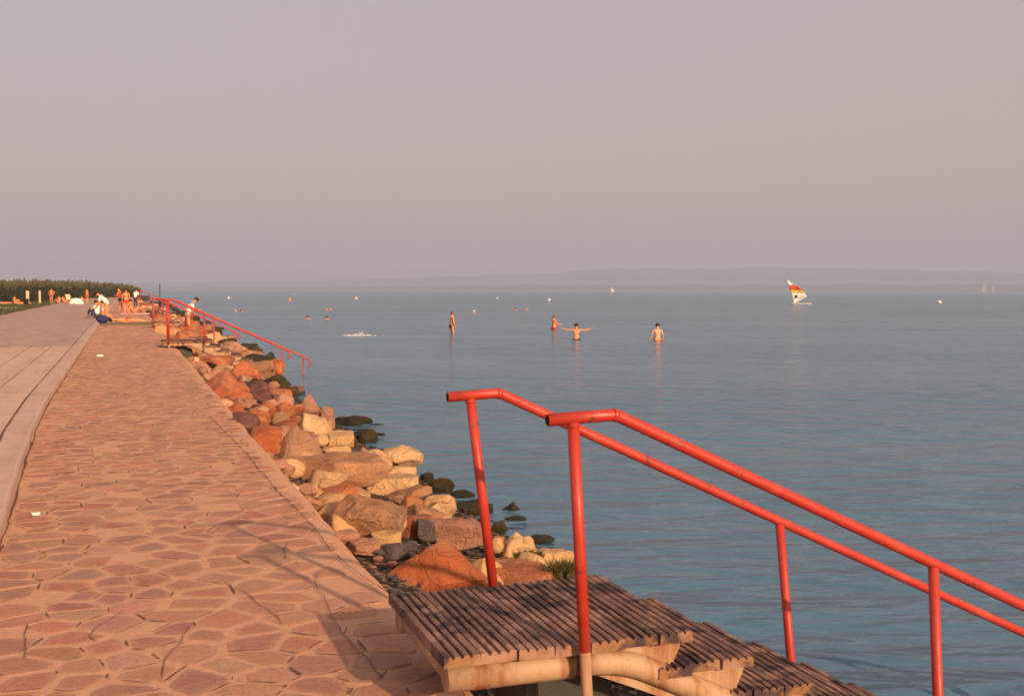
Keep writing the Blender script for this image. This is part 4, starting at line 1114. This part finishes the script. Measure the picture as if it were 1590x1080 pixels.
for s in (-1, 1):
    tube('frame', [(s*.28, -.45, 0), (s*.28, .35, 1.05)], .02, M['palepost'], ch, 8); tube('frame', [(s*.25, .4, 0), (s*.25, -.4, .45)], .02, M['palepost'], ch, 8)
link('sling', mesh('sling', [(-.25,-.38,.42),(.25,-.38,.42),(.25,0,.28),(-.25,0,.28),(.25,.33,1.0),(-.25,.33,1.0),(-.25,-.38,.44),(.25,-.38,.44),(.25,0,.30),(-.25,0,.30),(.25,.32,1.02),(-.25,.32,1.02)],
     [(0,1,2,3),(3,2,4,5),(9,8,7,6),(11,10,8,9),(0,6,7,1),(4,10,11,5)]), M['palepost'], ch); tag(ch, 'pale deck chair behind the sitting group', 'chair')
p = on_lawn(117, 472.5); tn = empty('beach_tent', (p.x, p.y + .8, .06), R(165)); tn.scale = (.75, .8, .75)
tv = []
for i in range(9):
    a = math.pi * i / 8
    for yk, sc in ((-.6, 1.0), (0, 1.08), (.6, .2)): tv.append((math.cos(a) * 1.0 * sc, yk, math.sin(a) * .85 * sc))
tf = [(i*3+jn, i*3+jn+1, (i+1)*3+jn+1, (i+1)*3+jn) for i in range(8) for jn in range(2)]
o = link('shell', mesh('shell', tv, tf, True), M['white'], tn); sm_ = o.modifiers.new('t', 'SOLIDIFY'); sm_.thickness = .015
link('ground_sheet', bmm('ground_sheet', box_bm(-.95, .95, -.6, .6, 0.004, .016)), M['bluecloth'], tn)
tag(tn, 'low white beach tent in front of the reeds', 'tent')
# grass and reeds
def blades(name, spots, mat, hmin, hmax, wd, label, cat, plume=0.0):
    V, Fc, T = [], [], []
    for x, y, z, hs in spots:
        h_ = rng.uniform(hmin, hmax) * hs; a = rng.uniform(0, 3.14); dx, dy = math.cos(a) * wd, math.sin(a) * wd
        lx, ly = rng.gauss(0, .07) * h_, rng.gauss(0, .07) * h_; b0 = len(V); tt = min(1, max(0, rng.gauss(.42, .24)))
        V += [(x-dx, y-dy, z), (x+dx, y+dy, z), (x+dx*.8+lx*.5, y+dy*.8+ly*.5, z+h_*.6), (x-dx*.8+lx*.5, y-dy*.8+ly*.5, z+h_*.6), (x+lx*1.6, y+ly*1.6, z+h_)]
        Fc += [(b0, b0+1, b0+2, b0+3), (b0+3, b0+2, b0+4)]; T += [tt*.7, tt*.7, tt, tt, min(1, tt + .15)]  # tips tinted lighter as if sunlit, feet tinted darker
        if rng.random() < plume:
            b0 = len(V); xx, yy, zz_ = x + lx*1.6, y + ly*1.6, z + h_
            V += [(xx-.07, yy, zz_-.2), (xx+.07, yy, zz_-.2), (xx+.1+lx*.3, yy, zz_+.12), (xx-.02+lx*.3, yy, zz_+.2)]; Fc.append((b0, b0+1, b0+2, b0+3)); T += [.9]*4
        if plume:      # side leaves
            for q in range(2):
                b0 = len(V); zz_ = z + h_ * rng.uniform(.3, .8); aa = rng.uniform(0, 6.28); l_ = rng.uniform(.4, .8)
                V += [(x+lx*.5, y, zz_), (x+lx*.5, y, zz_+.06), (x + math.cos(aa)*l_, y + math.sin(aa)*l_, zz_ + rng.uniform(-.1, .35))]; Fc.append((b0, b0+1, b0+2)); T += [tt, tt, min(1, tt+.2)]
    me = mesh(name, V, Fc); at = me.attributes.new('tint', 'FLOAT', 'POINT'); at.data.foreach_set('value', T)
    o = link(name, me, M[mat]); tag(o, label, cat, kind='stuff')
spots = []
for _ in range(26000):
    t_ = rng.random()
    if t_ < .25: a, b_ = Vector((-75, 124)), Vector((-14.5, 137))
    else: a, b_ = Vector((-14.5, 137)), Vector((2.9, 268))
    u_ = rng.random(); q = a.lerp(b_, u_); back = rng.random() ** 1.5 * 10
    dpt = Vector((-.99, .12)) if t_ >= .25 else Vector((-.2, .98))
    q = q + dpt * back
    hs = .88 + .16 * noise.noise((q.x * .25, q.y * .12, 0)) + .16 * noise.noise((q.x * .9, q.y * .5, 3))
    if q.y > 225: hs *= interp(q.y, [225, 255, 272], [1.02, .95, .6])
    if abs(q.y - 205) < 6 and back < 4: hs *= 1.12
    spots.append((q.x, q.y, .05, hs))
blades('reed_bed', spots, 'reed', 2.0, 3.0, .03, 'dark wall of tall reeds along the back of the lawn', 'reeds', .25)
spots = []
for _ in range(9000):
    y = 45 + 90 * rng.random() ** .8; x = -7.1 - 12 * rng.random() * (y / 90); spots.append((x, y, .055, 1))
blades('grass', spots, 'grassblade', .06, .16, .03, 'short dry green grass of the lawn beside the road', 'grass')

# ------------------------------------------------------------------ on the water, far away
def buoy(x, y, label, mat='whitepaint', s=.42):
    p = at_water(x, y); b = empty('buoy', (p.x, p.y, WATER))
    lathe('float', [(.02, -.5*s), (.6*s, -.35*s), (.95*s, 0), (1.0*s, .35*s), (.8*s, .8*s), (.4*s, 1.15*s), (.12*s, 1.3*s)], M[mat], b, 14)
    lathe('band', [(.985*s, .1*s), (1.03*s, .14*s), (1.045*s, .3*s), (1.01*s, .36*s)], M['redcloth'], b, 14)
    lathe('ring', [(.08*s, 1.28*s), (.16*s, 1.36*s), (.16*s, 1.5*s), (.06*s, 1.56*s)], M['metal'], b, 10); tag(b, label, 'buoy', None)
buoy(852.5, 466.5, 'white buoy beyond the two distant swimmer heads')
buoy(1458.5, 470.5, 'white buoy floating on the empty water past the windsurfer', s=.5)
buoy(553, 464, 'white buoy on the open water beyond the splash')
buoy(355, 463.5, 'white buoy on the water beyond the second stairs', s=.4)
buoy(772, 463.8, 'small pale buoy near the far white one', s=.32)
# windsurfer
p = at_water(1234, 472); sw = empty('windsurfer', (p.x, p.y, WATER), -TH - .30)
s_ = 1 / pxm(p)
def sp(x, y): return ((x - 1234) * s_ * 1.0, 0.0, (472 - y) * s_)
mast = [(1233, 471), (1229.5, 459), (1225.5, 446), (1221.5, 433.5)]
leech = [(1236, 469.5), (1252, 460.0), (1243, 448), (1222.5, 433.5)]
def edge_pt(ln, t_):
    k = min(int(t_ * 3), 2); f_ = t_ * 3 - k; a, b = ln[k], ln[k+1]; return (a[0] + (b[0]-a[0])*f_, a[1] + (b[1]-a[1])*f_)
bands = [(0.0, .22, 'white'), (.22, .44, 'white'), (.44, .56, 'yellow'), (.56, .75, 'redcloth'), (.75, 1.0, 'white')]
for t0, t1, mt in bands:
    V, Fc = [], []
    for i in range(4):
        t_ = t0 + (t1 - t0) * i / 3
        for q in range(7):
            u_ = q / 6; a, b = edge_pt(mast, t_), edge_pt(leech, t_ ** .9 if t_ > 0 else 0); X, _, Z = sp(a[0] + (b[0]-a[0])*u_, a[1] + (b[1]-a[1])*u_)
            V.append((X, .35 * math.sin(math.pi * u_ * .9) * (1 - t_ * .6), Z))
    for i in range(3):
        for q in range(6): a = i*7+q; Fc.append((a, a+1, a+8, a+7))
    o = link('sail_panel', mesh('sail_panel', V, Fc, True), M[mt], sw); md = o.modifiers.new('t', 'SOLIDIFY'); md.thickness = .012
tube('mast', [sp(*q) for q in mast], .04, M['metal'], sw, 10)
a, b = sp(1231, 464), sp(1250, 460)
tube('boom', [a, ((a[0]+b[0])/2, -.35, (a[2]+b[2])/2), b], .025, M['metal'], sw, 8)
tube('boom', [a, ((a[0]+b[0])/2, .6, (a[2]+b[2])/2), b], .025, M['metal'], sw, 8)
em = rock_mesh('emblem', 77, (.75, .03, .55), 'slab', ICO2); e_ = link('emblem', em, M['trunks'], sw); e_.location = (sp(1235, 460)[0], -.06 + .2, sp(1235, 460)[2])
hv = []
for i in range(13):
    t_ = i / 12; wd_ = .33 * math.sin(math.pi * min(.97, max(.05, t_ * .92 + .05))) ** .6; X = -1.6 + 3.9 * t_; zz_ = .10 + .22 * max(0, (.12 - t_)) * 4
    hv += [(X, -wd_, zz_), (X, wd_, zz_), (X, wd_*.8, zz_ - .13), (X, -wd_*.8, zz_ - .13)]
hf = [(i*4+q, i*4+(q+1) % 4, (i+1)*4+(q+1) % 4, (i+1)*4+q) for i in range(12) for q in range(4)] + [(3,2,1,0), (48,49,50,51)]
bd = link('hull', mesh('hull', hv, hf, True), M['whitepaint'], sw); bd.location = (.9, 0, .07)
tag(sw, 'windsurf board with a tilted white sail striped red and yellow', 'windsurfer')
wp = person('tanned windsurfer crouching behind the striped sail', (p.x + 1.2, p.y + .75, WATER + .12), -TH - 1.4, stand('front', -1), wear=[('trunks', 'trunks')])
# distant sailing boat
az = az_of(950); D = 1900
sb = empty('sailing_boat', (math.sin(az) * D, math.cos(az) * D, WATER), -az)
hv = []
for i in range(9):
    t_ = i / 8; wd_ = 1.1 * math.sin(math.pi * (t_ * .8 + .15)); X = -3.4 + 6.8 * t_; hv += [(X, -wd_, .9 + .25*t_), (X, wd_, .9 + .25*t_), (X, wd_*.5, -.2), (X, -wd_*.5, -.2)]
hf = [(i*4+q, i*4+(q+1) % 4, (i+1)*4+(q+1) % 4, (i+1)*4+q) for i in range(8) for q in range(4)] + [(3,2,1,0), (32,33,34,35)]
link('hull', mesh('hull', hv, hf, True), M['whitepaint'], sb); tube('mast', [(.3, 0, .9), (.3, 0, 9.2)], .08, M['metal'], sb, 8)
o = link('mainsail', mesh('mainsail', [(.2, 0, 1.8), (-3.0, .4, 1.8), (-1.2, .35, 5.0), (.2, 0, 9.0)], [(0, 1, 2, 3)]), M['white'], sb); o.modifiers.new('t', 'SOLIDIFY').thickness = .03
o = link('jib', mesh('jib', [(.5, 0, 1.6), (3.2, .1, 1.3), (1.6, .3, 4.6), (.4, 0, 8.0)], [(0, 1, 2, 3)]), M['white'], sb); o.modifiers.new('t', 'SOLIDIFY').thickness = .03
tag(sb, 'tiny white sailing boat on the horizon', 'boat')
# far shore and hills
def terrain(name, d0, rows, xs, top, mat, rough, nseed, hor=452.0):
    V, Fc = [], []; n = len(rows)
    for x in xs:
        a = az_of(x); hh = max(2.0, (hor - top(x)) / F * d0)
        for dr, k in rows:
            d_ = d0 + dr; z = hh * k + rough * hh * k * noise.noise((x * .02 + nseed, dr * .002, 0)) + rough * hh * .6 * k * noise.noise((x * .09 + nseed, dr * .004, 4)) 
            V.append((math.sin(a) * d_, math.cos(a) * d_, WATER - 1 + z if k > 0 else WATER - 1))
    for i in range(len(xs) - 1):
        for j in range(n - 1): a = i*n + j; Fc.append((a, a+n, a+n+1, a+1))
    o = link(name, mesh(name, V, Fc, True), mat); tag(o, kind='structure'); return o
terrain('hills', 9600, [(-900, 0), (-700, .25), (-400, .6), (-150, .85), (0, 1), (300, .95), (900, .5), (1300, 0)], np.arange(-1400, 3000, 14),
        lambda x: interp(x, [-1400, 0, 250, 400, 560, 700, 850, 890, 950, 1100, 1180, 1300, 1450, 1590, 2100, 3000], [441, 443, 442, 439, 436, 430, 426, 421, 418, 418.5, 415.5, 417, 421, 425, 421, 430]), M['hill'], .05, 1)
terrain('far_shore', 7000, [(-260, 0), (-230, .35), (-120, .75), (0, 1), (160, .8), (400, 0)], np.arange(-600, 2400, 3.0),
        lambda x: interp(x, [-600, 300, 620, 800, 1000, 1200, 1330, 1450, 1590, 2400], [449.5, 449, 447, 443, 442.5, 442, 440.5, 441.5, 440, 441]), M['shore'], .22, 8)
for x, yb, hpx, wpx, lab in ((1527, 445.5, 4, 5.5, 'larger white building block on the far wooded shore'), (1541, 446.5, 3, 3.5, 'smaller white building block beside the larger one on the far shore')):
    a = az_of(x); D = 6700; z0 = (452 - yb) / F * D; m_ = D / F
    bl = empty('building', (math.sin(a) * D, math.cos(a) * D, WATER), -a)
    wv, hv_ = wpx * m_ / 2, hpx * m_
    link('wall', bmm('wall', box_bm(-wv, wv, -8, 8, 0, z0 + hv_)), M['palepost'], bl)
    link('roof', bmm('roof', box_bm(-wv - 1, wv + 1, -9, 9, z0 + hv_ + .01, z0 + hv_ + 1.6)), M['palepost'], bl)
    wb = bmesh.new()
    for r_ in range(4):
        for c in range(5): box_bm(-wv + wv*2*(c + .25)/5, -wv + wv*2*(c + .7)/5, -8.3, -8.02, z0 + hv_*(r_ + .3)/4, z0 + hv_*(r_ + .7)/4, 0, wb)
    o = link('windows', bmm('windows', wb), M['metal'], bl); tag(o, kind='stuff'); tag(bl, lab, 'building')
# ------------------------------------------------------------------ haze
hb = box_bm(-11700, 11700, -11700, 11700, -5.0, 330)
hz_ = link('haze', bmm('haze', hb)); hm = bpy.data.materials.new('haze'); hm.use_nodes = True
t = hm.node_tree; t.nodes.clear(); ho = t.nodes.new('ShaderNodeOutputMaterial'); pv = t.nodes.new('ShaderNodeVolumePrincipled')
pv.inputs['Color'].default_value = (0.585, 0.715, 1.0, 1); pv.inputs['Density'].default_value = 0.00025; pv.inputs['Anisotropy'].default_value = 0.0
t.links.new(pv.outputs[0], ho.inputs['Volume']); hz_.data.materials.append(hm); tag(hz_, 'pale evening haze over the lake', 'haze', kind='stuff')
